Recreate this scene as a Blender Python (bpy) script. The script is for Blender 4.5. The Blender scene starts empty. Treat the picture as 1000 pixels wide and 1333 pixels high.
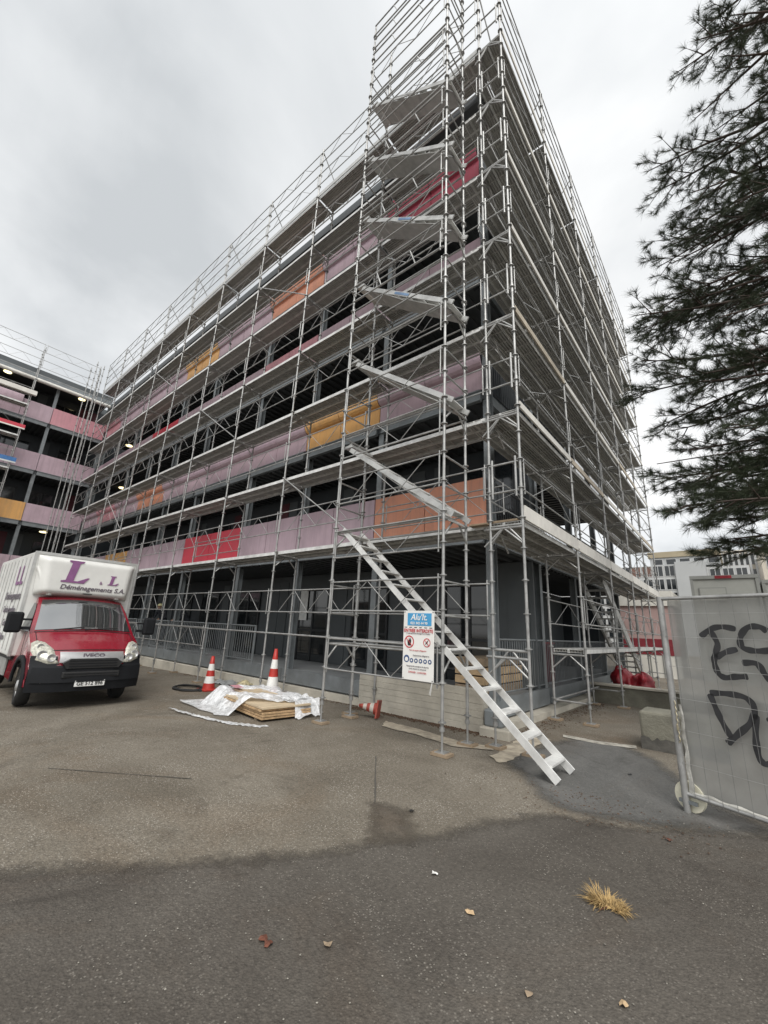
import bpy, bmesh, math, random
from mathutils import Vector, Matrix, Euler
random.seed(7)
S = bpy.context.scene
COL = S.collection
R_ = math.radians

# ------------------------------------------------------------------ camera
RM = ((0.77073009, -0.13829166, -0.6219731),
      (0.63546706, 0.23798618, 0.73453672),
      (0.0464407, -0.96137297, 0.27130291))
FPX, CX, CY, HC = 537.4567, 500.0, 666.5, 1.6
cd = bpy.data.cameras.new('camera')
cam = bpy.data.objects.new('camera', cd); COL.objects.link(cam)
cam.matrix_world = Matrix(((RM[0][0], -RM[0][1], -RM[0][2], 0), (RM[1][0], -RM[1][1], -RM[1][2], 0),
                           (RM[2][0], -RM[2][1], -RM[2][2], HC), (0, 0, 0, 1)))
cd.sensor_fit = 'VERTICAL'; cd.sensor_height = 24; cd.sensor_width = 18
cd.lens = 24 * FPX / 1333
cd.clip_start = 0.05; cd.clip_end = 3000
S.camera = cam

def ray(px, py):
    c = (px - CX, py - CY, FPX)
    return Vector([sum(RM[i][j] * c[j] for j in range(3)) for i in range(3)])
def at_z(px, py, z=0.0):
    d = ray(px, py); t = (z - HC) / d.z; return Vector((0, 0, HC)) + d * t
def at_y(px, py, y):
    d = ray(px, py); return Vector((0, 0, HC)) + d * (y / d.y)

# ------------------------------------------------------------------ world: overcast cloud deck over a Nishita sky
SUN_EL, SUN_AZ = 50.0, 138.0        # azimuth clockwise from +Y
w = bpy.data.worlds.new('World'); S.world = w; w.use_nodes = True
nt = w.node_tree; nt.nodes.clear()
def N(tree, t, **kw):
    n = tree.nodes.new(t)
    for k, v in kw.items():
        if k.startswith('i_'):
            key = k[2:]; key = int(key) if key.isdigit() else key.replace('_', ' ')
            n.inputs[key].default_value = v
        else: setattr(n, k, v)
    return n
sky = N(nt, 'ShaderNodeTexSky', sky_type='NISHITA', sun_disc=False)
sky.sun_elevation = R_(SUN_EL); sky.sun_rotation = R_(SUN_AZ); sky.air_density = 1.0; sky.dust_density = 2.0
bg1 = N(nt, 'ShaderNodeBackground'); bg1.inputs['Strength'].default_value = 0.10
nt.links.new(sky.outputs[0], bg1.inputs[0])
tc = N(nt, 'ShaderNodeTexCoord')
sep = N(nt, 'ShaderNodeSeparateXYZ'); nt.links.new(tc.outputs['Generated'], sep.inputs[0])
zz = N(nt, 'ShaderNodeMath', operation='MAXIMUM', i_1=0.0); nt.links.new(sep.outputs['Z'], zz.inputs[0])
za = N(nt, 'ShaderNodeMath', operation='ADD', i_1=0.22); nt.links.new(zz.outputs[0], za.inputs[0])
dx = N(nt, 'ShaderNodeMath', operation='DIVIDE'); nt.links.new(sep.outputs['X'], dx.inputs[0]); nt.links.new(za.outputs[0], dx.inputs[1])
dy = N(nt, 'ShaderNodeMath', operation='DIVIDE'); nt.links.new(sep.outputs['Y'], dy.inputs[0]); nt.links.new(za.outputs[0], dy.inputs[1])
cmb = N(nt, 'ShaderNodeCombineXYZ', i_2=3.1); nt.links.new(dx.outputs[0], cmb.inputs[0]); nt.links.new(dy.outputs[0], cmb.inputs[1])
n1 = N(nt, 'ShaderNodeTexNoise', i_Scale=0.95, i_Detail=7.0, i_Roughness=0.47, i_Distortion=0.45)
nt.links.new(cmb.outputs[0], n1.inputs['Vector'])
n2 = N(nt, 'ShaderNodeTexNoise', i_Scale=2.6, i_Detail=7.0, i_Roughness=0.52, i_Distortion=0.4)
nt.links.new(cmb.outputs[0], n2.inputs['Vector'])
mx = N(nt, 'ShaderNodeMath', operation='MULTIPLY_ADD', i_1=0.3); nt.links.new(n2.outputs[0], mx.inputs[0]); nt.links.new(n1.outputs[0], mx.inputs[2])
cr = N(nt, 'ShaderNodeValToRGB'); nt.links.new(mx.outputs[0], cr.inputs[0])
el = cr.color_ramp.elements
el[0].position = 0.46; el[0].color = (0.57, 0.592, 0.605, 1)
el[1].position = 0.76; el[1].color = (1.02, 1.02, 1.01, 1)
e = cr.color_ramp.elements.new(0.62); e.color = (0.80, 0.815, 0.82, 1)
sv_ = (math.sin(R_(SUN_AZ)) * math.cos(R_(SUN_EL)), math.cos(R_(SUN_AZ)) * math.cos(R_(SUN_EL)), math.sin(R_(SUN_EL)))
dt = N(nt, 'ShaderNodeVectorMath', operation='DOT_PRODUCT'); dt.inputs[1].default_value = sv_; nt.links.new(tc.outputs['Generated'], dt.inputs[0])
dm = N(nt, 'ShaderNodeMath', operation='MAXIMUM', i_1=0.0); nt.links.new(dt.outputs['Value'], dm.inputs[0])
dp = N(nt, 'ShaderNodeMath', operation='POWER', i_1=2.5); nt.links.new(dm.outputs[0], dp.inputs[0])
gl = N(nt, 'ShaderNodeMath', operation='MULTIPLY_ADD', i_1=0.40, i_2=0.68); nt.links.new(dp.outputs[0], gl.inputs[0])   # cloud brightens towards the veiled sun
bg2 = N(nt, 'ShaderNodeBackground'); nt.links.new(gl.outputs[0], bg2.inputs['Strength'])
nt.links.new(cr.outputs[0], bg2.inputs[0])
mixw = N(nt, 'ShaderNodeMixShader'); mixw.inputs[0].default_value = 0.93
nt.links.new(bg1.outputs[0], mixw.inputs[1]); nt.links.new(bg2.outputs[0], mixw.inputs[2])
wo = N(nt, 'ShaderNodeOutputWorld'); nt.links.new(mixw.outputs[0], wo.inputs[0])

sd = bpy.data.lights.new('sun', 'SUN'); sd.energy = 1.5; sd.angle = R_(35); sd.color = (1, 0.97, 0.93)
sun = bpy.data.objects.new('sun', sd); COL.objects.link(sun)
to_sun = Vector((math.sin(R_(SUN_AZ)) * math.cos(R_(SUN_EL)), math.cos(R_(SUN_AZ)) * math.cos(R_(SUN_EL)), math.sin(R_(SUN_EL))))
sun.rotation_euler = to_sun.to_track_quat('Z', 'Y').to_euler(); sun.location = to_sun * 60
S.view_settings.view_transform = 'Standard'; S.view_settings.look = 'None'
S.view_settings.exposure = 0.74; S.view_settings.gamma = 1.0

# ------------------------------------------------------------------ materials
MATS = {}
def mat(name, col, rough=0.6, metal=0.0, var=0.12, vscale=6.0, bump=0.0, bscale=60.0, col2=None, spec=0.5, dirt=0.0, coat=0.0, streak=0.0):
    if name in MATS: return MATS[name]
    m = bpy.data.materials.new(name); m.use_nodes = True
    t = m.node_tree; b = t.nodes['Principled BSDF']
    b.inputs['Roughness'].default_value = rough; b.inputs['Metallic'].default_value = metal
    b.inputs['Specular IOR Level'].default_value = spec; b.inputs['Coat Weight'].default_value = coat
    b.inputs['Coat Roughness'].default_value = 0.08
    co = N(t, 'ShaderNodeTexCoord')
    ns = N(t, 'ShaderNodeTexNoise', i_Scale=vscale, i_Detail=6.0, i_Roughness=0.62)
    t.links.new(co.outputs['Object'], ns.inputs['Vector'])
    rp = N(t, 'ShaderNodeValToRGB'); t.links.new(ns.outputs[0], rp.inputs[0])
    c2 = col2 if col2 else tuple(c * (1 - var * 1.6) for c in col)
    c1 = tuple(min(1, c * (1 + var)) for c in col)
    rp.color_ramp.elements[0].position = 0.3; rp.color_ramp.elements[0].color = (*c2, 1)
    rp.color_ramp.elements[1].position = 0.7; rp.color_ramp.elements[1].color = (*c1, 1)
    last = rp.outputs[0]
    if dirt:
        nd = N(t, 'ShaderNodeTexNoise', i_Scale=vscale * 0.23, i_Detail=9.0, i_Roughness=0.7)
        t.links.new(co.outputs['Object'], nd.inputs['Vector'])
        rd = N(t, 'ShaderNodeValToRGB'); t.links.new(nd.outputs[0], rd.inputs[0])
        rd.color_ramp.elements[0].position = 0.42; rd.color_ramp.elements[0].color = (0, 0, 0, 1)
        rd.color_ramp.elements[1].position = 0.75; rd.color_ramp.elements[1].color = (dirt, dirt, dirt, 1)
        mm = N(t, 'ShaderNodeMixRGB'); t.links.new(rd.outputs[0], mm.inputs[0]); t.links.new(last, mm.inputs[1])
        mm.inputs[2].default_value = (0.07, 0.06, 0.045, 1); last = mm.outputs[0]
    if streak:      # rain streaks and dust runs
        mp_ = N(t, 'ShaderNodeMapping'); mp_.inputs['Scale'].default_value = (7, 7, .5); t.links.new(co.outputs['Object'], mp_.inputs[0])
        nk = N(t, 'ShaderNodeTexNoise', i_Scale=1.0, i_Detail=7.0, i_Roughness=0.7); t.links.new(mp_.outputs[0], nk.inputs['Vector'])
        rk = N(t, 'ShaderNodeMapRange'); rk.inputs[1].default_value = .45; rk.inputs[2].default_value = .75; rk.inputs[3].default_value = 0; rk.inputs[4].default_value = streak; t.links.new(nk.outputs[0], rk.inputs[0])
        mk = N(t, 'ShaderNodeMixRGB'); t.links.new(rk.outputs[0], mk.inputs[0]); t.links.new(last, mk.inputs[1]); mk.inputs[2].default_value = (.16, .13, .125, 1); last = mk.outputs[0]
    t.links.new(last, b.inputs['Base Color'])
    rr = N(t, 'ShaderNodeMapRange'); rr.inputs[3].default_value = max(0.02, rough - 0.12); rr.inputs[4].default_value = min(1, rough + 0.12)
    t.links.new(ns.outputs[0], rr.inputs[0]); t.links.new(rr.outputs[0], b.inputs['Roughness'])
    if bump:
        nb = N(t, 'ShaderNodeTexNoise', i_Scale=bscale, i_Detail=4.0)
        t.links.new(co.outputs['Object'], nb.inputs['Vector'])
        bp = N(t, 'ShaderNodeBump', i_Strength=bump, i_Distance=0.02)
        t.links.new(nb.outputs[0], bp.inputs['Height']); t.links.new(bp.outputs[0], b.inputs['Normal'])
    MATS[name] = m; return m
def emis(name, col, strength):
    m = bpy.data.materials.new(name); m.use_nodes = True
    b = m.node_tree.nodes['Principled BSDF']
    b.inputs['Base Color'].default_value = (*col, 1); b.inputs['Emission Color'].default_value = (*col, 1); b.inputs['Emission Strength'].default_value = strength
    MATS[name] = m; return m
def glassy(name, col, rough=0.05, alpha=1.0, spec=0.8):
    m = bpy.data.materials.new(name); m.use_nodes = True
    b = m.node_tree.nodes['Principled BSDF']
    b.inputs['Base Color'].default_value = (*col, 1); b.inputs['Roughness'].default_value = rough
    b.inputs['Specular IOR Level'].default_value = spec; b.inputs['Alpha'].default_value = alpha
    MATS[name] = m; return m
def asphalt(name, c_dark, c_light, stone, wet=0.0, seed=0.0, fade=0.0, grain=1.0):
    m = bpy.data.materials.new(name); m.use_nodes = True
    t = m.node_tree; b = t.nodes['Principled BSDF']
    co = N(t, 'ShaderNodeTexCoord'); mp = N(t, 'ShaderNodeMapping'); mp.inputs['Location'].default_value = (seed, seed * .7, seed * .3)
    t.links.new(co.outputs['Object'], mp.inputs[0])
    def noise(sc, det=6, ro=.6, dist=0):
        n = N(t, 'ShaderNodeTexNoise', i_Scale=sc, i_Detail=float(det), i_Roughness=ro, i_Distortion=dist); t.links.new(mp.outputs[0], n.inputs['Vector']); return n
    big = noise(0.55, 10, .68, .4)
    rp = N(t, 'ShaderNodeValToRGB'); t.links.new(big.outputs[0], rp.inputs[0])
    rp.color_ramp.elements[0].position = .32; rp.color_ramp.elements[0].color = (*c_dark, 1)
    rp.color_ramp.elements[1].position = .68; rp.color_ramp.elements[1].color = (*c_light, 1)
    fine = noise(38, 5, .75)
    rf = N(t, 'ShaderNodeMapRange'); rf.inputs[1].default_value = .3; rf.inputs[2].default_value = .7; rf.inputs[3].default_value = 1 - .32 * grain; rf.inputs[4].default_value = 1 + .28 * grain
    t.links.new(fine.outputs[0], rf.inputs[0])
    mu = N(t, 'ShaderNodeVectorMath', operation='SCALE'); t.links.new(rp.outputs[0], mu.inputs[0]); t.links.new(rf.outputs[0], mu.inputs['Scale'])
    vo = N(t, 'ShaderNodeTexVoronoi', i_Scale=78.0); t.links.new(mp.outputs[0], vo.inputs['Vector'])
    sc = N(t, 'ShaderNodeSeparateColor'); t.links.new(vo.outputs['Color'], sc.inputs[0])
    gt = N(t, 'ShaderNodeMath', operation='GREATER_THAN', i_1=.86 - .05 * (grain - 1) / .5); t.links.new(sc.outputs[0], gt.inputs[0])
    lt = N(t, 'ShaderNodeMath', operation='LESS_THAN', i_1=.42); t.links.new(vo.outputs['Distance'], lt.inputs[0])
    an = N(t, 'ShaderNodeMath', operation='MULTIPLY'); t.links.new(gt.outputs[0], an.inputs[0]); t.links.new(lt.outputs[0], an.inputs[1])
    pat = noise(1.7, 6, .65)
    pr = N(t, 'ShaderNodeMapRange'); pr.inputs[1].default_value = .38; pr.inputs[2].default_value = .66; pr.inputs[3].default_value = .05 * grain; pr.inputs[4].default_value = min(.95, .62 * grain); t.links.new(pat.outputs[0], pr.inputs[0])
    an2 = N(t, 'ShaderNodeMath', operation='MULTIPLY'); t.links.new(an.outputs[0], an2.inputs[0]); t.links.new(pr.outputs[0], an2.inputs[1])
    m1 = N(t, 'ShaderNodeMixRGB'); t.links.new(an2.outputs[0], m1.inputs[0]); t.links.new(mu.outputs[0], m1.inputs[1]); m1.inputs[2].default_value = (*stone, 1)
    stn = noise(1.1, 9, .72, .8)
    rs = N(t, 'ShaderNodeMapRange'); rs.inputs[1].default_value = .56; rs.inputs[2].default_value = .74; rs.inputs[3].default_value = 0; rs.inputs[4].default_value = .7; t.links.new(stn.outputs[0], rs.inputs[0])
    m2 = N(t, 'ShaderNodeMixRGB'); t.links.new(rs.outputs[0], m2.inputs[0]); t.links.new(m1.outputs[0], m2.inputs[1]); m2.inputs[2].default_value = (c_dark[0] * .45, c_dark[1] * .42, c_dark[2] * .4, 1)
    brn = noise(.38, 8, .7, 1.2)
    rb_ = N(t, 'ShaderNodeMapRange'); rb_.inputs[1].default_value = .52; rb_.inputs[2].default_value = .72; rb_.inputs[3].default_value = 0; rb_.inputs[4].default_value = .55; t.links.new(brn.outputs[0], rb_.inputs[0])
    m3 = N(t, 'ShaderNodeMixRGB', blend_type='MULTIPLY'); t.links.new(rb_.outputs[0], m3.inputs[0]); t.links.new(m2.outputs[0], m3.inputs[1]); m3.inputs[2].default_value = (.86, .70, .56, 1)
    m2 = m3
    t.links.new(m2.outputs[0], b.inputs['Base Color'])
    if fade:
        at_ = N(t, 'ShaderNodeAttribute', attribute_name='edge_distance'); fn_ = noise(4.5, 10, .8)
        k1 = N(t, 'ShaderNodeMath', operation='MULTIPLY_ADD', i_1=.5); t.links.new(fn_.outputs[0], k1.inputs[0]); t.links.new(at_.outputs['Fac'], k1.inputs[2])
        k2 = N(t, 'ShaderNodeMapRange'); k2.inputs[1].default_value = .25 - fade; k2.inputs[2].default_value = .25 + fade; k2.inputs[3].default_value = 0; k2.inputs[4].default_value = 1; t.links.new(k1.outputs[0], k2.inputs[0]); t.links.new(k2.outputs[0], b.inputs['Alpha'])
    rg = N(t, 'ShaderNodeMapRange'); rg.inputs[3].default_value = .82 - wet; rg.inputs[4].default_value = .98 - wet * .5; t.links.new(big.outputs[0], rg.inputs[0]); t.links.new(rg.outputs[0], b.inputs['Roughness'])
    b.inputs['Specular IOR Level'].default_value = .35
    ad = N(t, 'ShaderNodeMath', operation='ADD'); t.links.new(fine.outputs[0], ad.inputs[0]); t.links.new(vo.outputs['Distance'], ad.inputs[1])
    bp = N(t, 'ShaderNodeBump', i_Strength=.5, i_Distance=.010); t.links.new(ad.outputs[0], bp.inputs['Height']); t.links.new(bp.outputs[0], b.inputs['Normal'])
    MATS[name] = m; return m

M_TUBE = mat('galvanised_tube', (0.40, 0.40, 0.39), .45, .55, .25, 4.0, dirt=.25)
M_ALU = mat('aluminium_deck', (0.50, 0.50, 0.485), .42, .45, .12, 7.0)
M_ALUW = mat('bright_aluminium', (0.72, 0.72, 0.70), .45, .30, .14, 4.0, dirt=.45)
M_RIB = mat('deck_underside', (0.43, 0.425, 0.405), .6, .3, .15, 5.0)
M_STEEL = mat('galvanised_beam', (0.22, 0.24, 0.25), .5, .35, .14, 3.0, dirt=.3)
M_DARK = mat('dark_cladding', (0.030, 0.036, 0.042), .55, 0, .15, 2.0)
M_GREYCLAD = mat('grey_cladding', (0.085, 0.095, 0.10), .55, .1, .10, 1.5)
M_CEIL = mat('dark_steel_ceiling', (0.07, 0.076, 0.08), .6, .2, .15, 2.0)
M_FRAME = mat('black_frame', (0.02, 0.022, 0.024), .45, 0, .1)
M_GLASS = glassy('dark_glass', (0.015, 0.018, 0.02), .06)
M_PANEL = {
 'mauve': mat('mauve_panel', (0.465, 0.345, 0.395), .52, 0, .07, 1.2, dirt=.18, streak=.35),
 'orange': mat('orange_panel', (0.64, 0.28, 0.175), .52, 0, .07, 1.2, dirt=.18, streak=.35),
 'red': mat('crimson_panel', (0.58, 0.04, 0.07), .5, 0, .07, 1.2, dirt=.15, streak=.35),
 'yellow': mat('ochre_panel', (0.68, 0.37, 0.12), .52, 0, .07, 1.2, dirt=.18, streak=.35),
 'pink': mat('pink_panel', (0.58, 0.275, 0.315), .52, 0, .07, 1.2, dirt=.18, streak=.35),
 'rose': mat('deep_rose_panel', (0.36, 0.05, 0.085), .52, 0, .07, 1.2, dirt=.18, streak=.35),
 'maroon': mat('maroon_panel', (0.085, 0.012, 0.02), .55, 0, .1, 1.2)}
M_CONC = mat('pale_concrete', (0.52, 0.485, 0.41), .85, 0, .14, 1.6, .35, 40, dirt=.6)
M_CONCD = mat('mossy_concrete', (0.19, 0.183, 0.145), .9, 0, .25, 2.2, .5, 30, dirt=.8)
M_FLOOR = mat('gallery_floor', (0.22, 0.23, 0.235), .7, 0, .12, 1.5, .2, 30, dirt=.3)
M_WOOD = mat('pale_timber', (0.52, 0.37, 0.215), .75, 0, .2, 4.0, .2, 30)
M_WOODD = mat('weathered_timber', (0.30, 0.225, 0.15), .85, 0, .25, 4.0, .3, 30, dirt=.5)
M_WHITEW = mat('white_painted_board', (0.72, 0.70, 0.65), .65, 0, .10, 2.5, dirt=.35)
M_BLUE = mat('blue_label', (0.16, 0.26, 0.42), .5, 0, .15)
M_BLUE2 = mat('blue_board', (0.05, 0.16, 0.38), .5, 0, .15)
M_LAMP = emis('lamp_glow', (1.0, 0.84, 0.46), 1.6)

# ------------------------------------------------------------------ mesh helpers
class MB:
    def __init__(s): s.v = []; s.f = []; s.sm = []; s.mi = []; s.cur = 0
    def add(s, vs, fs, smooth=False):
        o = len(s.v); s.v += [tuple(v) for v in vs]
        for f in fs: s.f.append(tuple(i + o for i in f)); s.sm.append(smooth); s.mi.append(s.cur)
        return s
    def box(s, a, b):
        x0, x1 = sorted((a[0], b[0])); y0, y1 = sorted((a[1], b[1])); z0, z1 = sorted((a[2], b[2]))
        return s.add([(x0,y0,z0),(x1,y0,z0),(x1,y1,z0),(x0,y1,z0),(x0,y0,z1),(x1,y0,z1),(x1,y1,z1),(x0,y1,z1)],
                     [(0,3,2,1),(4,5,6,7),(0,1,5,4),(1,2,6,5),(2,3,7,6),(3,0,4,7)])
    def bevbox(s, a, b, r):
        x0, x1 = sorted((a[0], b[0])); y0, y1 = sorted((a[1], b[1])); z0, z1 = sorted((a[2], b[2]))
        bm = bmesh.new(); g = bmesh.ops.create_cube(bm, size=1)
        for v in bm.verts: v.co = Vector(((x0 + x1) / 2 + v.co.x * (x1 - x0), (y0 + y1) / 2 + v.co.y * (y1 - y0), (z0 + z1) / 2 + v.co.z * (z1 - z0)))
        bmesh.ops.bevel(bm, geom=bm.edges[:], offset=r, segments=2, affect='EDGES', profile=.5)
        bm.verts.index_update(); s.add([v.co[:] for v in bm.verts], [[v.index for v in f.verts] for f in bm.faces]); bm.free(); return s
    def tube(s, p, q, r=.024, n=6, r2=None, cap=True):
        p, q = Vector(p), Vector(q); d = (q - p)
        if d.length < 1e-6: return s
        d.normalize(); a = d.orthogonal().normalized(); b = d.cross(a); r2 = r if r2 is None else r2
        vs = []
        for c, rr in ((p, r), (q, r2)):
            for i in range(n):
                t = 2 * math.pi * i / n; vs.append(c + (a * math.cos(t) + b * math.sin(t)) * rr)
        s.add(vs, [(i, (i + 1) % n, n + (i + 1) % n, n + i) for i in range(n)], True)
        if cap: s.add(vs, [tuple(range(n))[::-1], tuple(range(n, 2 * n))])
        return s
    def path(s, pts, r, n=6):
        for a, b in zip(pts, pts[1:]): s.tube(a, b, r, n)
        return s
    def beam(s, p, q, wd, ht, up=(0, 0, 1)):
        p, q = Vector(p), Vector(q); d = (q - p).normalized(); up = Vector(up)
        sd_ = d.cross(up).normalized(); u = sd_.cross(d).normalized()
        vs = []
        for c in (p, q):
            for a, b in ((-1, -1), (1, -1), (1, 1), (-1, 1)): vs.append(c + sd_ * a * wd / 2 + u * b * ht / 2)
        return s.add(vs, [(0,1,2,3),(7,6,5,4),(0,4,5,1),(1,5,6,2),(2,6,7,3),(3,7,4,0)])
    def lathe(s, prof, n=16, c=(0, 0, 0), axis='Z'):
        vs = []; c = Vector(c)
        for r, z in prof:
            for i in range(n):
                t = 2 * math.pi * i / n; x, y = r * math.cos(t), r * math.sin(t)
                vs.append(c + (Vector((x, y, z)) if axis == 'Z' else Vector((x, z, y))))
        m = len(prof)
        s.add(vs, [(k * n + i, k * n + (i + 1) % n, (k + 1) * n + (i + 1) % n, (k + 1) * n + i) for k in range(m - 1) for i in range(n)], True)
        return s
    def prism(s, poly, a, b, plane='XZ'):
        n = len(poly)
        def P(u, v, h): return {'XZ': (u, h, v), 'XY': (u, v, h), 'YZ': (h, u, v)}[plane]
        vs = [P(u, v, a) for u, v in poly] + [P(u, v, b) for u, v in poly]
        return s.add(vs, [tuple(range(n)), tuple(range(2 * n - 1, n - 1, -1))] + [(i, n + i, n + (i + 1) % n, (i + 1) % n) for i in range(n)])
    def grid(s, fn, nu, nv, smooth=True):
        vs = [fn(i / nu, j / nv) for j in range(nv + 1) for i in range(nu + 1)]
        return s.add(vs, [(j * (nu + 1) + i, j * (nu + 1) + i + 1, (j + 1) * (nu + 1) + i + 1, (j + 1) * (nu + 1) + i) for j in range(nv) for i in range(nu)], smooth)
    def mesh(s, name, mats, fix=True):
        me = bpy.data.meshes.new(name); me.from_pydata(s.v, [], s.f)
        me.polygons.foreach_set('use_smooth', s.sm); me.polygons.foreach_set('material_index', s.mi)
        for m in (mats if isinstance(mats, (list, tuple)) else [mats]): me.materials.append(m)
        if fix:
            bm = bmesh.new(); bm.from_mesh(me); bmesh.ops.recalc_face_normals(bm, faces=bm.faces); bm.to_mesh(me); bm.free()
        me.update(); return me

def put(name, me, parent=None, loc=(0, 0, 0), rz=0.0, rot=None, scale=None):
    """loc is in world space when the parent is an unrotated thing (kept in parent['_o'])"""
    o = bpy.data.objects.new(name, me); COL.objects.link(o)
    loc = Vector(loc)
    if parent is not None:
        o.parent = parent
        loc = loc - ORG.get(parent.name, Vector((0, 0, 0)))
    o.location = loc; o.rotation_euler = rot if rot else (0, 0, rz)
    if scale: o.scale = scale if isinstance(scale, (tuple, list)) else (scale,) * 3
    ORG[o.name] = (ORG.get(parent.name, Vector((0, 0, 0))) + loc) if parent is not None else Vector((0, 0, 0))
    return o
ORG = {}
def thing(name, label, cat, loc=(0, 0, 0), rz=0.0, group=None, local=False):
    o = bpy.data.objects.new(name, None); COL.objects.link(o); o.empty_display_size = .2
    o.location = loc; o.rotation_euler = (0, 0, rz); ORG[o.name] = Vector((0, 0, 0)) if local else Vector(loc)
    o['label'] = label; o['category'] = cat
    if group: o['group'] = group
    return o
def part(name, mb, m, parent, label=None):
    """mesh given in world coordinates (or thing-local if the thing is local)"""
    o = put(name, mb.mesh(name, m), parent, (0, 0, 0))
    if label: o['label'] = label
    return o
def tag(o, label, cat, group=None):
    o['label'] = label; o['category'] = cat
    if group: o['group'] = group
    return o
def struct(o): o['kind'] = 'structure'; return o
def text_mesh(body, size, m, extrude=.002, align='CENTER', shear=0.0, bold=0.0, sx=1.0):
    c = bpy.data.curves.new('lettering', 'FONT'); c.body = body; c.size = size; c.extrude = extrude; c.align_x = align; c.shear = shear; c.offset = bold; c.resolution_u = 3
    o = bpy.data.objects.new('tmp_text', c); COL.objects.link(o)
    dg = bpy.context.evaluated_depsgraph_get(); me = bpy.data.meshes.new_from_object(o.evaluated_get(dg))
    bpy.data.objects.remove(o); me.materials.clear(); me.materials.append(m)
    for v in me.vertices: v.co.x *= sx
    return me

# ------------------------------------------------------------------ ground
def gz(x, y):
    return -0.016 * max(0.0, min(24.0, -6.0 - x))
M_OLD = asphalt('worn_asphalt', (0.108, 0.092, 0.070), (0.200, 0.177, 0.142), (0.45, 0.42, 0.37), grain=1.5)
M_NEW = asphalt('dark_asphalt', (0.060, 0.052, 0.043), (0.102, 0.091, 0.077), (0.24, 0.22, 0.19), .10, 5.0, .10, 1.15)
M_PATCH = asphalt('smooth_asphalt', (0.080, 0.079, 0.074), (0.150, 0.147, 0.139), (0.22, 0.215, 0.20), .16, 11.0, .12)
M_PATCH2 = asphalt('damp_repair', (0.075, 0.062, 0.048), (0.120, 0.104, 0.083), (0.22, 0.20, 0.17), .1, 21.0, .10)
mb = MB()
xs = [-400, -150, -80, -50] + [-30 + 2 * i for i in range(16)] + [4, 8, 20, 60, 150, 400]
ys = [-300, -100, -40, -15, -5, 0, 3, 6, 10, 15, 25, 50, 100, 200, 450]
vs = [(x, y, gz(x, y) if x > -60 else gz(-30, y)) for y in ys for x in xs]; nx = len(xs)
mb.add(vs, [(j * nx + i, j * nx + i + 1, (j + 1) * nx + i + 1, (j + 1) * nx + i) for j in range(len(ys) - 1) for i in range(nx - 1)])
struct(put('ground', mb.mesh('ground', M_OLD)))
def sheet(name, pts, m, lift=.004, jit=.05, sub=.18):
    out = []
    rnd = random.Random(len(pts) * 13)
    for (x0, y0), (x1, y1) in zip(pts, pts[1:] + pts[:1]):
        L = math.hypot(x1 - x0, y1 - y0); n = max(1, min(60, int(L / sub)))
        for k in range(n):
            t = k / n; out.append((x0 + (x1 - x0) * t + rnd.uniform(-jit, jit), y0 + (y1 - y0) * t + rnd.uniform(-jit, jit)))
    b = MB(); b.add([(x, y, gz(x, y) + lift) for x, y in out], [tuple(range(len(out)))])
    me = b.mesh(name, m)
    bm = bmesh.new(); bm.from_mesh(me); bmesh.ops.triangulate(bm, faces=bm.faces)
    for f in bm.faces:
        if f.normal.z < 0: f.normal_flip()
    bm.to_mesh(me); bm.free()
    return struct(put(name, me))
def soft_sheet(name, pts, m, lift, cell=.1, margin=.7):
    """a thin surfacing layer that feathers out at its edge; edge_distance is stored per vertex"""
    def sd_(x, y):
        ins = False; best = 1e9
        for (x0, y0), (x1, y1) in zip(pts, pts[1:] + pts[:1]):
            if (y0 > y) != (y1 > y) and x < (x1 - x0) * (y - y0) / (y1 - y0) + x0: ins = not ins
            dx_, dy_ = x1 - x0, y1 - y0; t = max(0, min(1, ((x - x0) * dx_ + (y - y0) * dy_) / (dx_ * dx_ + dy_ * dy_ + 1e-12)))
            best = min(best, math.hypot(x - x0 - t * dx_, y - y0 - t * dy_))
        return best if ins else -best
    x0, x1 = min(q[0] for q in pts) - margin, max(q[0] for q in pts) + margin; y0, y1 = min(q[1] for q in pts) - margin, max(q[1] for q in pts) + margin
    nx_, ny_ = int((x1 - x0) / cell), int((y1 - y0) / cell); D = {}
    for j in range(ny_ + 1):
        for i in range(nx_ + 1): D[i, j] = sd_(x0 + i * cell, y0 + j * cell)
    idx = {}; vs = []; ds = []; fs = []
    def vid(i, j):
        if (i, j) not in idx: idx[i, j] = len(vs); x, y = x0 + i * cell, y0 + j * cell; vs.append((x, y, gz(x, y) + lift)); ds.append(max(-1.0, min(1.0, D[i, j])))
        return idx[i, j]
    for j in range(ny_):
        for i in range(nx_):
            if max(D[i, j], D[i + 1, j], D[i, j + 1], D[i + 1, j + 1]) > -margin: fs.append((vid(i, j), vid(i + 1, j), vid(i + 1, j + 1), vid(i, j + 1)))
    me = bpy.data.meshes.new(name); me.from_pydata(vs, [], fs); me.materials.append(m)
    at = me.attributes.new('edge_distance', 'FLOAT', 'POINT'); at.data.foreach_set('value', ds)
    return struct(put(name, me))
def gpt(px, py): p = at_z(px, py); return (p.x, p.y)
edge = [gpt(*p) for p in [(-60, 1146), (0, 1139), (110, 1131), (215, 1128), (300, 1121), (385, 1115), (440, 1108), (487, 1097), (540, 1096), (590, 1086), (640, 1072), (690, 1063), (728, 1062), (790, 1076), (850, 1080), (910, 1082), (1010, 1094), (1100, 1100)]]
soft_sheet('asphalt_apron', edge + [(3.5, 5), (3.5, -1.5), (-6, -1.5)], M_NEW, .004, .12)
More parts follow.
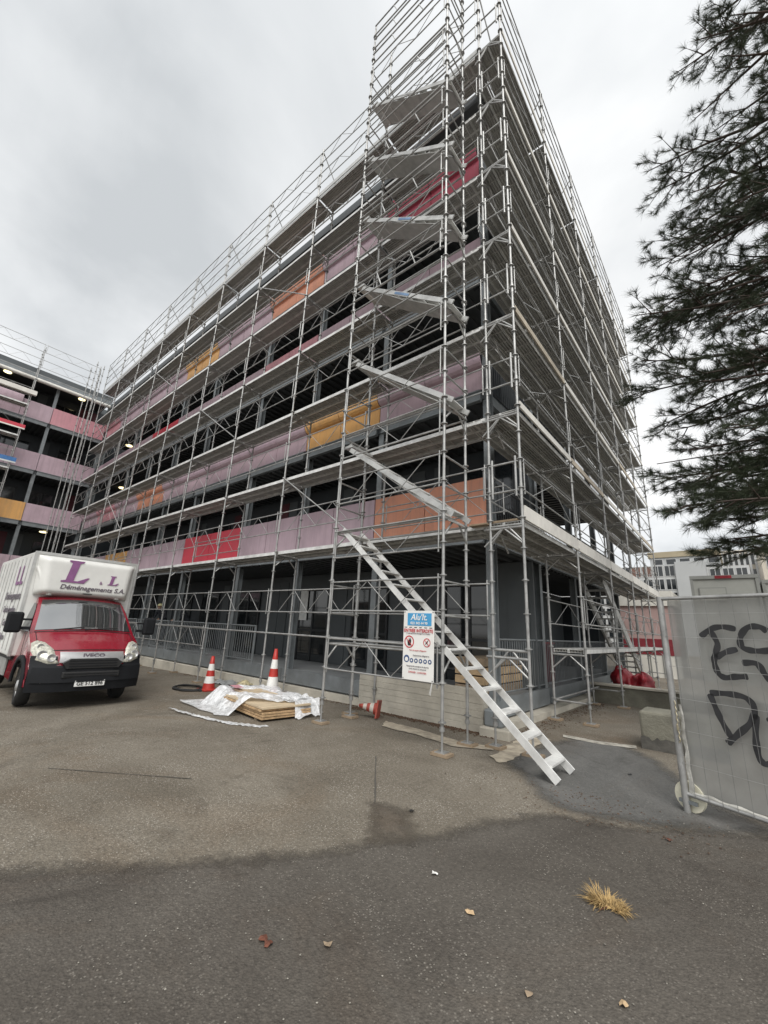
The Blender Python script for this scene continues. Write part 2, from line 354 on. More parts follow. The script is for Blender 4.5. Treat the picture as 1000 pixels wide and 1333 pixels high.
soft_sheet('asphalt_patch', [gpt(*p) for p in [(664, 992), (676, 985), (722, 968), (760, 963), (812, 972), (850, 990), (885, 1020), (930, 1050), (1005, 1082), (960, 1083), (880, 1076), (800, 1068), (742, 1056), (712, 1040), (690, 1018)]], M_PATCH, .010, .06, .25)
soft_sheet('asphalt_repair', [gpt(*p) for p in [(488, 1048), (524, 1056), (532, 1092), (485, 1094)]], M_PATCH2, .007, .04, .3)
M_LINE = mat('worn_line_paint', (0.40, 0.38, 0.33), .8, 0, .3, 9.0, col2=(0.17, 0.155, 0.13))
sheet('painted_line', [gpt(*p) for p in [(733, 957), (780, 966), (829, 972), (829, 975.5), (780, 969.5), (733, 960)]], M_LINE, .012, .008, .12)
M_SCREED = mat('cement_residue', (0.40, 0.35, 0.27), .9, 0, .3, 5.0, .4, 30, col2=(0.19, 0.165, 0.13))
sheet('cement_spill', [gpt(*p) for p in [(640, 985), (668, 966), (702, 958), (716, 963), (690, 975), (668, 990), (650, 995)]], M_SCREED, .012, .03, .1)
sheet('cement_strip', [gpt(*p) for p in [(500, 939), (545, 950), (598, 966), (640, 972), (640, 978), (590, 972), (540, 957), (498, 946)]], M_SCREED, .012, .03, .1)
M_CRK = mat('crack_filler', (0.075, 0.068, 0.058), .9)
sheet('pavement_joint', [gpt(*p) for p in [(488.5, 985), (490, 985), (489.2, 1047), (487.4, 1047)]], M_CRK, .006, .004, .1)
sheet('pavement_joint', [gpt(*p) for p in [(62, 1000), (250, 1014), (250, 1014.6), (62, 1000.7)]], M_CRK, .006, .004, .3)

# ------------------------------------------------------------------ buildings with open galleries
Z0, ST, NF = 0.45, 3.12, 4
FL = [Z0] + [3.60 + ST * k for k in range(NF)]       # gallery floor levels
ZR = 15.40                                           # roof level of the long block
YA, XB, XW = 7.30, -3.52, -31.4                      # facade planes
COLA = [-3.52, -6.47, -9.40, -12.42, -16.40, -19.44, -22.40, -25.40, -28.40, -31.20]

class Frame:
    """facade frame: u runs along the facade, v goes into the building"""
    def __init__(s, o, U, V): s.o, s.U, s.V = o, U, V
    def p(s, u, v, z): return (s.o[0] + s.U[0] * u + s.V[0] * v, s.o[1] + s.U[1] * u + s.V[1] * v, z)
    def box(s, mb, u0, u1, v0, v1, z0, z1): mb.box(s.p(u0, v0, z0), s.p(u1, v1, z1)); return mb
FA = Frame((0, YA), (-1, 0), (0, 1))                 # u = -x
FB = Frame((XB, 0), (0, 1), (-1, 0))                 # u = y
FW = Frame((XW, YA), (0, -1), (-1, 0))               # u = 7.3 - y

def panel_profile(mb, F, u0, u1, zb, zt, rolled):
    if not rolled:
        F.box(mb, u0, u1, -.012, .022, zb, zt); return
    hgt = zt - zb; k = zb + hgt * .50
    prof = [(-.012, zb), (-.012, k)]
    for i in range(9):
        t = math.pi * (i / 8) * .80
        prof.append((-.012 - .17 * math.sin(t * .98) ** .8 * (1 if i else 0), k + (hgt * .5 + .16) * (1 - math.cos(t)) / 1.81))
    back = [(v + .03, z) for v, z in reversed(prof)]
    pr = prof + back; n = len(pr)
    vs = [F.p(u0, v, z) for v, z in pr] + [F.p(u1, v, z) for v, z in pr]
    fs = [(i, n + i, n + (i + 1) % n, (i + 1) % n) for i in range(n)]
    m = len(prof)
    fs += [(i, i + 1, n - 2 - i, n - 1 - i) for i in range(m - 1)] + [(n + i, n + n - 1 - i, n + n - 2 - i, n + i + 1) for i in range(m - 1)]
    mb.add(vs, fs)

def h_column(mb, F, u, v, z0, z1, w=.16):
    F.box(mb, u - w / 2, u + w / 2, v, v + .014, z0, z1)
    F.box(mb, u - w / 2, u + w / 2, v + w - .014, v + w, z0, z1)
    F.box(mb, u - .006, u + .006, v + .014, v + w - .014, z0, z1)

def gallery(bld, F, cols, colours, depth, flat_to=0.0, doors=True, rnd=random.Random(3), lamps=()):
    u0, u1 = cols[0], cols[-1]
    for k, z in enumerate(FL):
        if k:   # slab with ribbed soffit and steel edge channel
            b = MB(); F.box(b, u0, u1, .06, depth, z - .24, z - .02); part('floor_slab', b, M_CEIL, bld)
            b = MB(); u = u0 + .15
            while u < u1 - .1:
                F.box(b, u, u + .11, .14, depth - .02, z - .31, z - .245); u += .30
            part('soffit_ribs', b, M_CEIL, bld)
            for a, c in zip(cols, cols[1:]):
                b = MB(); F.box(b, a + .085, c - .085, -.02, .055, z - .30, z - .04); F.box(b, a + .085, c - .085, -.05, -.021, z - .30, z - .27); F.box(b, a + .085, c - .085, -.05, -.021, z - .07, z - .04)
                part('edge_beam', b, M_STEEL, bld)
    for u in cols:
        b = MB(); h_column(b, F, u, .035 + .06, Z0, ZR - .3); part('column', b, M_STEEL, bld)
    # back wall: doors, windows and cladding panels, floor by floor and bay by bay
    tops = FL[1:] + [ZR]
    for k, z in enumerate(FL):
        zt = tops[k] - .32
        for a, c in zip(cols, cols[1:]):
            wd = c - a; kind = rnd.random()
            b = MB(); F.box(b, a, c, depth + .03, depth + .09, z, zt); part('back_wall', b, M_GREYCLAD if (k == 0 and rnd.random() < .7) else M_DARK, bld)
            # a glazed pair
            d0 = a + wd * rnd.choice((.1, .3, .45)); d1 = d0 + min(1.6, wd * .5); hh = 2.35
            fr = MB(); t = .07
            F.box(fr, d0, d0 + t, depth - .03, depth + .028, z, z + hh); F.box(fr, d1 - t, d1, depth - .03, depth + .028, z, z + hh)
            mid = (d0 + d1) / 2; F.box(fr, mid - t / 2, mid + t / 2, depth - .03, depth + .028, z, z + hh)
            F.box(fr, d0 + t, mid - t / 2, depth - .03, depth + .028, z + hh - t, z + hh); F.box(fr, mid + t / 2, d1 - t, depth - .03, depth + .028, z + hh - t, z + hh)
            F.box(fr, d0 + t, mid - t / 2, depth - .03, depth + .028, z + .95, z + .95 + t); F.box(fr, mid + t / 2, d1 - t, depth - .03, depth + .028, z + .95, z + .95 + t)
            dr = part('glazed_door', fr, M_FRAME, bld)
            for q0, q1 in ((d0 + t, mid - t / 2), (mid + t / 2, d1 - t)):
                b = MB(); F.box(b, q0, q1, depth - .004, depth + .008, z + .95 + t, z + hh - t); F.box(b, q0, q1, depth - .004, depth + .008, z + .02, z + .95); part('pane', b, M_GLASS, dr)
            # vertical cladding boards beside it
            u = a + .12
            while u < c - .3:
                if u + .52 < d0 or u > d1:
                    b = MB(); F.box(b, u, u + .5, depth + .002, depth + .028, z + .02, min(zt, z + 2.62)); 
                    part('cladding_board', b, M_PANEL['maroon'] if (k and rnd.random() < .3) else M_GREYCLAD, bld)
                u += .53
    for (u, k) in lamps:
        z = tops[k] - .30
        b = MB(); x, y, _ = F.p(u, depth * .5, 0); b.lathe([(.001, z - .07), (.16, z - .065), (.20, z - .045), (.20, z - .005)], 14, (x, y, 0)); o = part('ceiling_lamp', b, M_LAMP, bld)
    for band, zone in colours.items():
        zb = FL[band] - .03; rolled = band in (2, 4); zt = zb + 1.08
        for (a, c), colr in zip(zip(cols, cols[1:]), zone):
            lo, hi = a + .015, c - .015; mid = (lo + hi) / 2
            for s0, s1 in ((lo, mid - .011), (mid + .011, hi)):
                b = MB(); panel_profile(b, F, s0, s1, zb, zt, rolled and s0 > flat_to); part('balustrade_panel', b, M_PANEL[colr], bld)

def eave(bld, F, u0, u1, depth, over=.12, gutter=True):
    b = MB(); F.box(b, u0, u1, -over, depth, ZR - .30, ZR - .02); part('roof_slab', b, M_CEIL, bld)
    b = MB(); F.box(b, u0, u1, -over - .03, -over - .002, ZR - .30, ZR + .03); part('roof_fascia', b, M_GREYCLAD, bld)
    if not gutter: return
    b = MB(); n = 10; vs = []
    for u in (u0, u1):
        for i in range(n): t = 2 * math.pi * i / n; vs.append(F.p(u, -over - .16 + .115 * math.cos(t), ZR - .74 + .115 * math.sin(t)))
    b.add(vs, [(i, (i + 1) % n, n + (i + 1) % n, n + i) for i in range(n)], True); b.add(vs, [tuple(range(n)), tuple(range(n, 2 * n))])
    part('eaves_gutter', b, M_WHITEW, bld)
    b = MB(); F.box(b, u0, u1, -over - .10, -over + .02, ZR - .62, ZR - .302); part('eaves_board', b, M_STEEL, bld)

bA = thing('gallery_building', 'long five-storey steel frame block with mauve, orange and crimson gallery balustrades', 'building', (-17, YA, 0))
ua = [-x for x in COLA]
m_ = 'mauve'
gallery(bA, FA, ua, {1: ['orange', m_, m_, 'red', m_, m_, 'yellow', m_, m_], 2: [m_, 'yellow', m_, m_, m_, 'orange', m_, 'pink', m_],
                     3: [m_, m_, 'pink', m_, m_, 'red', m_, m_, m_], 4: ['rose', m_, 'orange', m_, 'yellow', m_, m_, m_, 'pink']}, 2.3,
        lamps=[(29.3, 2), (29.9, 3)])
eave(bA, FA, 3.3, 31.2, 2.4, .12, False)
b = MB(); FA.box(b, 3.52, 31.2, .02, 2.4, .12, Z0); part('ground_slab', b, M_FLOOR, bA)
for a, c in zip(ua[1:], ua[2:]):
    b = MB(); FA.box(b, a + .01, c - .01, -.06, .018, .16, Z0 + .03); part('slab_edge_channel', b, M_STEEL, bA)
b = MB(); FA.box(b, 6.4, 31.2, -.20, 2.4, -.5, .118); part('kerb_plinth', b, M_CONC, bA)
b = MB(); b.box((-31.2, YA + 2.41, -.5), (XB - 2.31, 15.4, ZR - .31)); part('core_wall', b, M_DARK, bA)
b = MB(); b.box((-31.2, YA + 2.41, ZR - .30), (XB - 2.31, 15.4, ZR + .02)); part('core_roof', b, M_GREYCLAD, bA)
# the end facade: open galleries with vertical bar railings
CB = [7.30, 10.25, 13.20, 16.15, 19.10]
b = MB(); FB.box(b, 7.30, 19.1, .02, 2.3, .12, Z0); 
b2 = MB(); FB.box(b2, 9.71, 19.1, .02, 2.3, .12, Z0); part('ground_slab', b2, M_FLOOR, bA)
b = MB(); FB.box(b, 7.20, 19.1, -.28, 2.3, -.3, .118); part('kerb_plinth', b, M_CONC, bA)
for a, c in zip(CB, CB[1:]):
    b = MB(); FB.box(b, a + .09, c - .09, -.05, .018, .15, Z0 + .03); part('slab_edge_channel', b, M_STEEL, bA)
for k, z in enumerate(FL):
    if k:
        b = MB(); FB.box(b, 9.61, 19.1, .06, 2.3, z - .24, z - .02); part('floor_slab', b, M_CEIL, bA)
        b = MB(); u = 9.75
        while u < 19: FB.box(b, u, u + .11, .14, 2.25, z - .31, z - .245); u += .3
        part('soffit_ribs', b, M_CEIL, bA)
        for a, c in zip(CB, CB[1:]):
            b = MB(); FB.box(b, a + .085, c - .085, -.02, .055, z - .30, z - .04); FB.box(b, a + .085, c - .085, -.05, -.021, z - .30, z - .27)
            part('edge_beam', b, M_STEEL, bA)
    zt = (FL[1:] + [ZR])[k] - .32
    if k < 5:
        b = MB(); FB.box(b, 9.75, 15.4 if k else 19.1, 2.24, 2.30, z, zt); part('back_wall', b, M_GREYCLAD if k == 0 else M_DARK, bA)
        for q in range(8):
            b = MB(); FB.box(b, 9.9 + q * .67, 9.9 + q * .67 + .62, 2.205, 2.238, z + .02, zt - .05); part('cladding_board', b, (M_DARK, M_GREYCLAD)[(q + k) % 3 == 0 or k == 0], bA)
    for a, c in zip(CB, CB[1:]):
        b = MB(); h = 1.05
        b.tube(FB.p(a + .1, .03, z + h), FB.p(c - .1, .03, z + h), .022, 6); b.tube(FB.p(a + .1, .03, z + .1), FB.p(c - .1, .03, z + .1), .016, 4)
        u = a + .16
        while u < c - .12: b.tube(FB.p(u, .03, z + .1), FB.p(u, .03, z + h), .008, 4, cap=False); u += .115
        part('railing', b, M_STEEL if k == 0 else M_FRAME, bA)
for u in CB[1:]:
    b = MB(); h_column(b, FB, u, .035, Z0, ZR - .3); part('column', b, M_STEEL, bA)
b = MB(); FB.box(b, 7.0, 19.4, -.12, 2.4, ZR - .296, ZR - .016); part('roof_slab', b, M_CEIL, bA)
b = MB(); FB.box(b, 7.0, 19.4, -.15, -.122, ZR - .3, ZR + .03); part('roof_fascia', b, M_GREYCLAD, bA)
# bar railing of the ground-floor gallery on the long side
for i in (3, 4, 5, 6):
    a, c = ua[i] if i > 3 else ua[2] + .1, ua[i + 1] if i > 3 else ua[4]
    if i == 3: a, c = ua[3] - 1.7, ua[4]
    b = MB(); b.tube(FA.p(a + .1, -.03, 1.5), FA.p(c - .1, -.03, 1.5), .022); b.tube(FA.p(a + .1, -.03, .56), FA.p(c - .1, -.03, .56), .016, 4)
    u = a + .16
    while u < c - .12: b.tube(FA.p(u, -.03, .56), FA.p(u, -.03, 1.5), .009, 4, cap=False); u += .115
    u = a + .1
    while u < c: b.box(FA.p(u - .025, -.045, .45), FA.p(u + .025, -.015, 1.52)); u += (c - a - .2) / 2 - .001
    part('railing', b, M_STEEL, bA)
b = MB(); b.box((XB - 2.3, 19.02, Z0), (XB - .75, 19.10, 3.28)); part('end_wall', b, M_DARK, bA)
# outside stair at the far end of the ground floor
b = MB()
for y0 in (-4.3, -3.7):
    b.beam((y0 * 0 + XB + .35 + (y0 + 4.0), 13.4, 3.3), (XB + .35 + (y0 + 4.0), 18.6, .2), .06, .28)
for i in range(16):
    t = (i + .5) / 16; b.box((XB + .08, 13.4 + 5.2 * t - .13, 3.3 - 3.1 * t - .02), (XB + .62, 13.4 + 5.2 * t + .13, 3.3 - 3.1 * t + .02))
part('outside_stair', b, M_ALU, bA)

ZR = 16.08
bW = thing('wing_building', 'cross wing of the gallery block with mauve, pink and ochre balustrade panels and lit lamps', 'building', (XW, 0, -.4))
CW = [0.05, 2.95, 5.95, 8.95, 11.95]
gallery(bW, FW, CW, {1: [m_, m_, m_, m_], 2: [m_, 'yellow', m_, 'orange'], 3: [m_, m_, 'red', m_], 4: ['pink', m_, m_, m_]}, 2.3,
        lamps=[(1.5, 4), (5.4, 4), (1.6, 1)], rnd=random.Random(11), flat_to=4.0)
for o in list(bW.children):
    if o.name.startswith('balustrade_panel'): pass
eave(bW, FW, 0.05, 12.0, 2.4)
b = MB(); FW.box(b, .05, 12, .02, 2.4, .12, Z0); part('ground_slab', b, M_FLOOR, bW)
b = MB(); FW.box(b, .05, 12, -.2, 2.4, -.6, .118); part('kerb_plinth', b, M_CONC, bW)
b = MB(); FW.box(b, -9, 12, 2.41, 12, -.5, ZR - .31); part('core_wall', b, M_DARK, bW)
b = MB(); FW.box(b, -9, 12, 2.41, 12, ZR - .30, ZR + .1); part('core_roof', b, M_GREYCLAD, bW)

# ------------------------------------------------------------------ scaffolds
LV = [1.37 + 2.0 * k for k in range(8)]              # lift levels; 0 is the ground lift
TOP = 17.62
def standard_mesh(z0, z1, r=.0242):
    b = MB(); b.tube((0, 0, z0 + .25), (0, 0, z1), r, 8)
    b.tube((0, 0, z0 + .01), (0, 0, z0 + .26), .017, 6)
    b.tube((0, 0, z0 + .26), (0, 0, z0 + .31), .036, 6)
    z = .37
    while z < z1 - .1:
        b.tube((0, 0, z - .006), (0, 0, z + .006), .058, 8); b.tube((0, 0, z - .03), (0, 0, z + .03), .030, 6, cap=False); z += .5
    for z in [1.87 + 2 * k for k in range(8)]:
        if z < z1 - .2: b.tube((0, 0, z - .13), (0, 0, z + .07), .0285, 8)
    return b.mesh('standard', M_TUBE)
def base_mesh():
    b = MB(); b.box((-.075, -.075, .038), (.075, .075, .048)); b.cur = 1; b.box((-.13, -.09, 0), (.13, .09, .0375)); return b.mesh('base_plate', [M_TUBE, M_WOODD])
ME_STD = standard_mesh(0.0, TOP); ME_BASE = base_mesh()
ME_STDS = standard_mesh(0.0, 16.45)
def guard_mesh(L, n=4):
    b = MB(); r = .0145
    b.tube((.02, 0, .5), (L - .02, 0, .5), r, 6); b.tube((.02, 0, 1.0), (L - .02, 0, 1.0), r, 6)
    b.tube((.07, 0, .44), (.07, 0, 1.06), .014, 4); b.tube((L - .07, 0, .44), (L - .07, 0, 1.06), .014, 4)
    xs_ = [L * (.14 + .72 * i / n) for i in range(n + 1)]
    for i in range(n):
        b.tube((xs_[i], 0, .5 if i % 2 == 0 else 1.0), (xs_[i + 1], 0, 1.0 if i % 2 == 0 else .5), .0078, 4, cap=False)
    return b.mesh('guard_frame', M_TUBE)
def rail_mesh(L, r=.0205):
    return MB().tube((.02, 0, 0), (L - .02, 0, 0), r, 6).mesh('ledger', M_TUBE)
def deck_mesh(L, W=.61, edge=M_ALUW):
    b = MB(); n = 2; wp = W / n
    b.cur = 0
    for i in range(n):
        y0 = i * wp + .006; y1 = (i + 1) * wp - .006
        b.box((.03, y0 + .013, -.012), (L - .03, y1 - .013, 0))
        for q in range(1, 5):
            yy = y0 + (y1 - y0) * q / 5; b.box((.05, yy - .008, -.05), (L - .05, yy + .008, -.0125))
        b.cur = 1
        b.box((.03, y0, -.075), (L - .03, y0 + .0125, .004)); b.box((.03, y1 - .0125, -.075), (L - .03, y1, .004))
        b.cur = 0
        for e in (.05, L - .09):
            b.box((e, y0 + .0135, -.062), (e + .04, y1 - .0135, -.051))
    k = 1
    while k * .32 < L - .3:
        xx = k * .32; b.box((xx - .012, .02, -.058), (xx + .012, W - .02, -.0515)); k += 1
    return b.mesh('deck', [M_RIB, edge])
def transom_mesh(D, up=False):
    b = MB(); b.tube((0, 0, -.06), (0, D, -.06), .0225, 6); b.tube((0, 0, -.34), (0, .30, -.075), .017, 6)
    b.tube((0, D, -.34), (0, D - .30, -.075), .017, 6); return b.mesh('transom', M_TUBE)
def toe_mesh(L, hgt, m, t=.03):
    return MB().box((.03, -t / 2, .006), (L - .03, t / 2, hgt)).mesh('toe_board', m)
YF, YI = 6.25, 6.94
XA = [-2.95 - 2.95 * k for k in range(10)]
LA = 2.95
scA = thing('scaffold', 'tall tube scaffold with eight lifts along the coloured balustrades of the long facade', 'scaffold', (XA[4], YF, 0))
ME_GA = guard_mesh(LA); ME_DA = deck_mesh(LA); ME_LA = rail_mesh(LA); ME_TR = transom_mesh(YI - YF)
ME_TOEA = toe_mesh(LA, .15, M_ALU)
def std(parent, x, y, me=ME_STD, base=True):
    z = gz(x, y) if y < 7 else 0
    o = put('standard', me, parent, (x, y, z + .038))
    if base: 
        p = put('base_plate', ME_BASE, o, (x, y, z + .005))
    return o
for i, x in enumerate(XA):
    std(scA, x, YF)
    if i: std(scA, x, YI, ME_STDS, True)
for i in range(len(XA) - 1):
    x1 = XA[i + 1]
    put('guard_frame', ME_GA, scA, (x1, YF - .03, LV[0]))
    put('ledger', ME_LA, scA, (x1, YF - .02, LV[0]))
    if i >= 3: put('guard_frame', ME_GA, scA, (x1, YF - .03, LV[0] - .98))
    for k in range(1, 8):
        put('deck', ME_DA, scA, (x1, YF + .03, LV[k]))
        put('guard_frame', ME_GA, scA, (x1, YF - .03, LV[k]))
        if k == 1 and i % 3 == 0: put('guard_frame', ME_GA, scA, (x1, YI + .03, LV[k] - .1))
        if k == 7: 
            put('toe_board', ME_TOEA, scA, (x1, YF + .01, LV[k])); put('guard_frame', ME_GA, scA, (x1, YF - .03, LV[k] + 1.02))
        put('ledger', ME_LA, scA, (x1, YI + .0, LV[k] - .07))
for i, x in enumerate(XA):
    for k in range(1, 8): put('transom', ME_TR, scA, (x, YF, LV[k] - .05))
    b = MB(); b.tube((x + .05, YF, LV[7] + 2.0), (x + .05, YI + .1, LV[7] + 1.05), .018); part('diagonal_tube', b, M_TUBE, scA)
for (i, k) in ((1, 1), (3, 3), (6, 2), (8, 5), (5, 5), (2, 5)):
    b = MB(); b.tube((XA[i], YF - .05, LV[k]), (XA[i + 1] if i < 9 else XA[8], YF - .05, LV[k] + 2.0), .017); part('diagonal_tube', b, M_TUBE, scA)

# end facade scaffold
XO, XI = -2.40, -3.06
YB = [6.25 + 2.97 * k for k in range(6)]; LB = 2.97
scB = thing('scaffold', 'tube scaffold with pale plank toe boards along the shorter end facade', 'scaffold', (XO, YB[2], 0))
ME_DBC = deck_mesh(LB, .31); ME_GB = guard_mesh(LB, 2); ME_DB = deck_mesh(LB, .60); ME_LB = rail_mesh(LB); ME_TRB = transom_mesh(XO - XI)
ME_TB1 = toe_mesh(LB, .24, M_WHITEW, .034); ME_TB2 = toe_mesh(LB, .13, M_WHITEW, .03); ME_TB3 = toe_mesh(LB, .13, mat('bleached_plank', (0.50, 0.44, 0.35), .8, 0, .2, 3.0, dirt=.4), .03); ME_TB4 = toe_mesh(LB, .14, M_WHITEW, .03)
H90 = math.pi / 2
for i, y in enumerate(YB):
    std(scB, XO, y); 
    if i: std(scB, XI, y, ME_STDS)
for i in range(len(YB) - 1):
    y0 = YB[i]
    if i: 
        put('deck', ME_DB, scB, (XO - .03, y0, LV[0]), H90); put('guard_frame', ME_GB, scB, (XO + .03, y0, LV[0]), H90); put('guard_frame', ME_GB, scB, (XI - .03, y0, LV[0]), H90)
        put('ledger', ME_LB, scB, (XI, y0, .38), H90)
    for k in range(1, 8):
        put('deck', ME_DB, scB, (XO - .03, y0, LV[k]), H90)
        put('console_deck', ME_DBC, scB, (XI - .03, y0, LV[k]), H90)
        put('guard_frame', ME_GB, scB, (XO + .03, y0, LV[k]), H90)
        if k in (1, 4) and i % 2 == 0: put('guard_frame', ME_GB, scB, (XI - .03, y0, LV[k]), H90)
        toe = ME_TB1 if k == 1 else (ME_TB3 if (i + k) % 3 == 0 and k in (2, 3) else (ME_TB2 if k < 5 else ME_TB4))
        put('toe_board', toe, scB, (XO + .022, y0, LV[k]), H90)
        put('ledger', ME_LB, scB, (XI, y0, LV[k] - .07), H90)
        if k == 7: put('guard_frame', ME_GB, scB, (XO + .03, y0, LV[k] + 1.02), H90)
for i, y in enumerate(YB):
    for k in range(0, 8):
        put('transom', ME_TRB, scB, (XO, y, LV[k] - .05), H90)
    if i: 
        b = MB(); b.tube((XO, y, .38), (XI, y, .38), .02); part('ledger', b, M_TUBE, scB)
        b = MB(); b.tube((XO + .02, y + .05, LV[7] + 2.0), (XI - .1, y + .05, LV[7] + 1.0), .018); part('diagonal_tube', b, M_TUBE, scB)
for k in range(0, 8):
    for dz in (.5, 1.0):
        b = MB(); b.tube((XO, YB[5] + .03, LV[k] + dz), (XI, YB[5] + .03, LV[k] + dz), .017); part('end_rail', b, M_TUBE, scB)
# corner platform and end guard frames between the two scaffolds
for k in range(1, 8):
    b = MB(); 
    for dz in (.5, 1.0): b.tube((XA[0] + .02, YF - .03, LV[k] + dz), (XO - .02, YF - .03, LV[k] + dz), .0185)
    for xx in (XA[0] + .07, XO - .07): b.tube((xx, YF - .03, LV[k] + .40), (xx, YF - .03, LV[k] + 1.1), .021)
    part('corner_guard', b, M_TUBE, scB)
    b = MB(); b.tube((XA[0], YF, LV[k] - .07), (XO, YF, LV[k] - .07), .0225); b.tube((XA[0], YF, LV[k] - .36), (XA[0] + .25, YF, LV[k] - .08), .017); b.tube((XO, YF, LV[k] - .36), (XO - .25, YF, LV[k] - .08), .017)
    part('corner_transom', b, M_TUBE, scB)
b = MB(); b.tube((XA[0], YF, LV[0]), (XO, YF, LV[0]), .0225); b.tube((XA[0], YF, LV[0] - .3), (XA[0] + .25, YF, LV[0]), .017); b.tube((XO, YF, LV[0] - .3), (XO - .25, YF, LV[0]), .017); part('corner_transom', b, M_TUBE, scB)
b = MB(); b.bevbox((XA[0] - .05, YF + .02, LV[1] + .002), (XO - .1, YF + .3, LV[1] + .04), .004); part('corner_plank', b, M_WOODD, scB)
b = MB(); b.bevbox((XA[0] - .35, YF - .1, LV[1] - .03), (XA[0] - .02, YF + .3, LV[1] + .0), .004); part('corner_plank', b, M_WOODD, scB)

# wing scaffold
xw = XW + 1.0
scW = thing('scaffold', 'short tube scaffold in front of the cross wing beside its lit gallery lamps', 'scaffold', (xw, 3.3, -.4))
ME_GW = guard_mesh(2.95); ME_DW = deck_mesh(2.95)
YWS = [6.0, 3.05, 0.1, -2.85, -5.8]
def std_w(x, y):
    o = put('standard', ME_STD, scW, (x, y, gz(x, y) + .038)); put('base_plate', ME_BASE, o, (x, y, gz(x, y) + .005))
for y in YWS: std_w(xw, y)
for y in YWS[1:]: std_w(xw - .66, y)
for dx_, dy_ in ((.25, .05), (.55, .0), (.8, .12), (-.1, -.35), (1.0, -.3)): std_w(xw + dx_, 5.85 + dy_)
for i in range(4):
    y0 = YWS[i + 1]
    put('guard_frame', ME_GW, scW, (xw + .03, y0, LV[7]), H90); put('guard_frame', ME_GW, scW, (xw + .03, y0, LV[7] + 1.02), H90)
    if i >= 1:
        for k in (1, 2, 3, 4, 5, 6): 
            put('deck', ME_DW, scW, (xw - .03, y0, LV[k]), H90); put('guard_frame', ME_GW, scW, (xw + .03, y0, LV[k]), H90)
    b = MB(); b.tube((xw, y0, LV[7]), (xw, y0 + 2.95, LV[7]), .022); part('ledger', b, M_TUBE, scW)
b = MB(); b.box((xw + .05, .0, 9.72), (xw + .09, 3.25, 9.96)); part('blue_toe_board', b, M_BLUE2, scW)
b = MB(); b.box((xw + .05, -.2, 9.63), (xw + .10, 3.25, 9.715)); part('white_plank', b, M_ALUW, scW)
b = MB(); b.box((xw + .05, -.2, 13.92), (xw + .25, 3.25, 14.18)); part('white_plank', b, M_WHITEW, scW)
b = MB(); b.box((xw + .05, -.2, 11.80), (xw + .09, 3.2, 12.0)); part('red_toe_board', b, M_PANEL['red'], scW)
b = MB(); b.box((xw + .05, -.2, 11.72), (xw + .10, 3.2, 11.795)); part('white_plank', b, M_WHITEW, scW)

# ------------------------------------------------------------------ stair tower
tw = thing('stair_tower', 'scaffold stair tower with aluminium flights in front of the building corner', 'scaffold', (-4.45, 5.7, 0))
TX0, TX1, TY0, TY1 = -3.28, -5.68, 5.31, 6.05
ME_TW = standard_mesh(0.0, 18.4)
for x, y in ((TX0, TY0), (TX0 - .02, TY1), (TX1, TY0), (TX1 - .02, TY1)):
    o = put('standard', ME_TW, tw, (x, y, .038)); put('base_plate', ME_BASE, o, (x, y, .005))
LT = TX0 - TX1
ME_GT = guard_mesh(LT, 3); ME_LT = rail_mesh(LT, .02)
def rail_pair(L):
    b = MB(); b.tube((.02, 0, 0), (L - .02, 0, 0), .018); b.tube((.02, 0, .42), (L - .02, 0, .42), .018)
    b.tube((L * .35, 0, 0), (L * .29, 0, .42), .016, 4); b.tube((L * .72, 0, 0), (L * .66, 0, .42), .016, 4); b.tube((L - .09, 0, -.05), (L - .09, 0, .48), .015, 4)
    return b.mesh('handrail_frame', M_TUBE)
ME_RP = rail_pair(LT)
for k in range(0, 8):
    z = LV[k]
    put('guard_frame', ME_GT, tw, (TX1, TY0 - .03, z))
    if k == 0: put('guard_frame', ME_GT, tw, (TX1, TY0 - .03, z - .98))
    elif k < 5: put('guard_frame', ME_GT, tw, (TX1, TY0 - .03, z + .93 - 2.0 + .02))
    if k in (3, 4, 5, 6, 7): put('handrail_frame', ME_RP, tw, (TX1, TY0 - .05, z + 1.25))
    if k == 7: put('handrail_frame', ME_RP, tw, (TX1, TY0 - .05, z + 1.9)); put('handrail_frame', ME_RP, tw, (TX1, TY0 - .05, z + 2.5))
    for yy in (TY0, TY1): put('ledger', ME_LT, tw, (TX1, yy, z - .07))
    for xx in (TX0, TX1):
        b = MB(); b.tube((xx, TY0, z - .07), (xx, TY1, z - .07), .0215)
        for dz in (.45, .95):
            b2 = MB(); b2.tube((xx + .03, TY0, z + dz), (xx + .03, TY1, z + dz), .016); part('end_rail', b2, M_TUBE, tw)
        b.tube((xx, TY0, z - .36), (xx, TY0 + .27, z - .08), .017); b.tube((xx, TY1, z - .36), (xx, TY1 - .27, z - .08), .017)
        part('end_frame', b, M_TUBE, tw)
for dz in (1.2, 1.65, 2.1, 2.55):
    b = MB(); b.tube((TX0 + .03, TY0, LV[7] + dz), (TX0 + .03, TY1, LV[7] + dz), .016); part('end_rail', b, M_TUBE, tw)
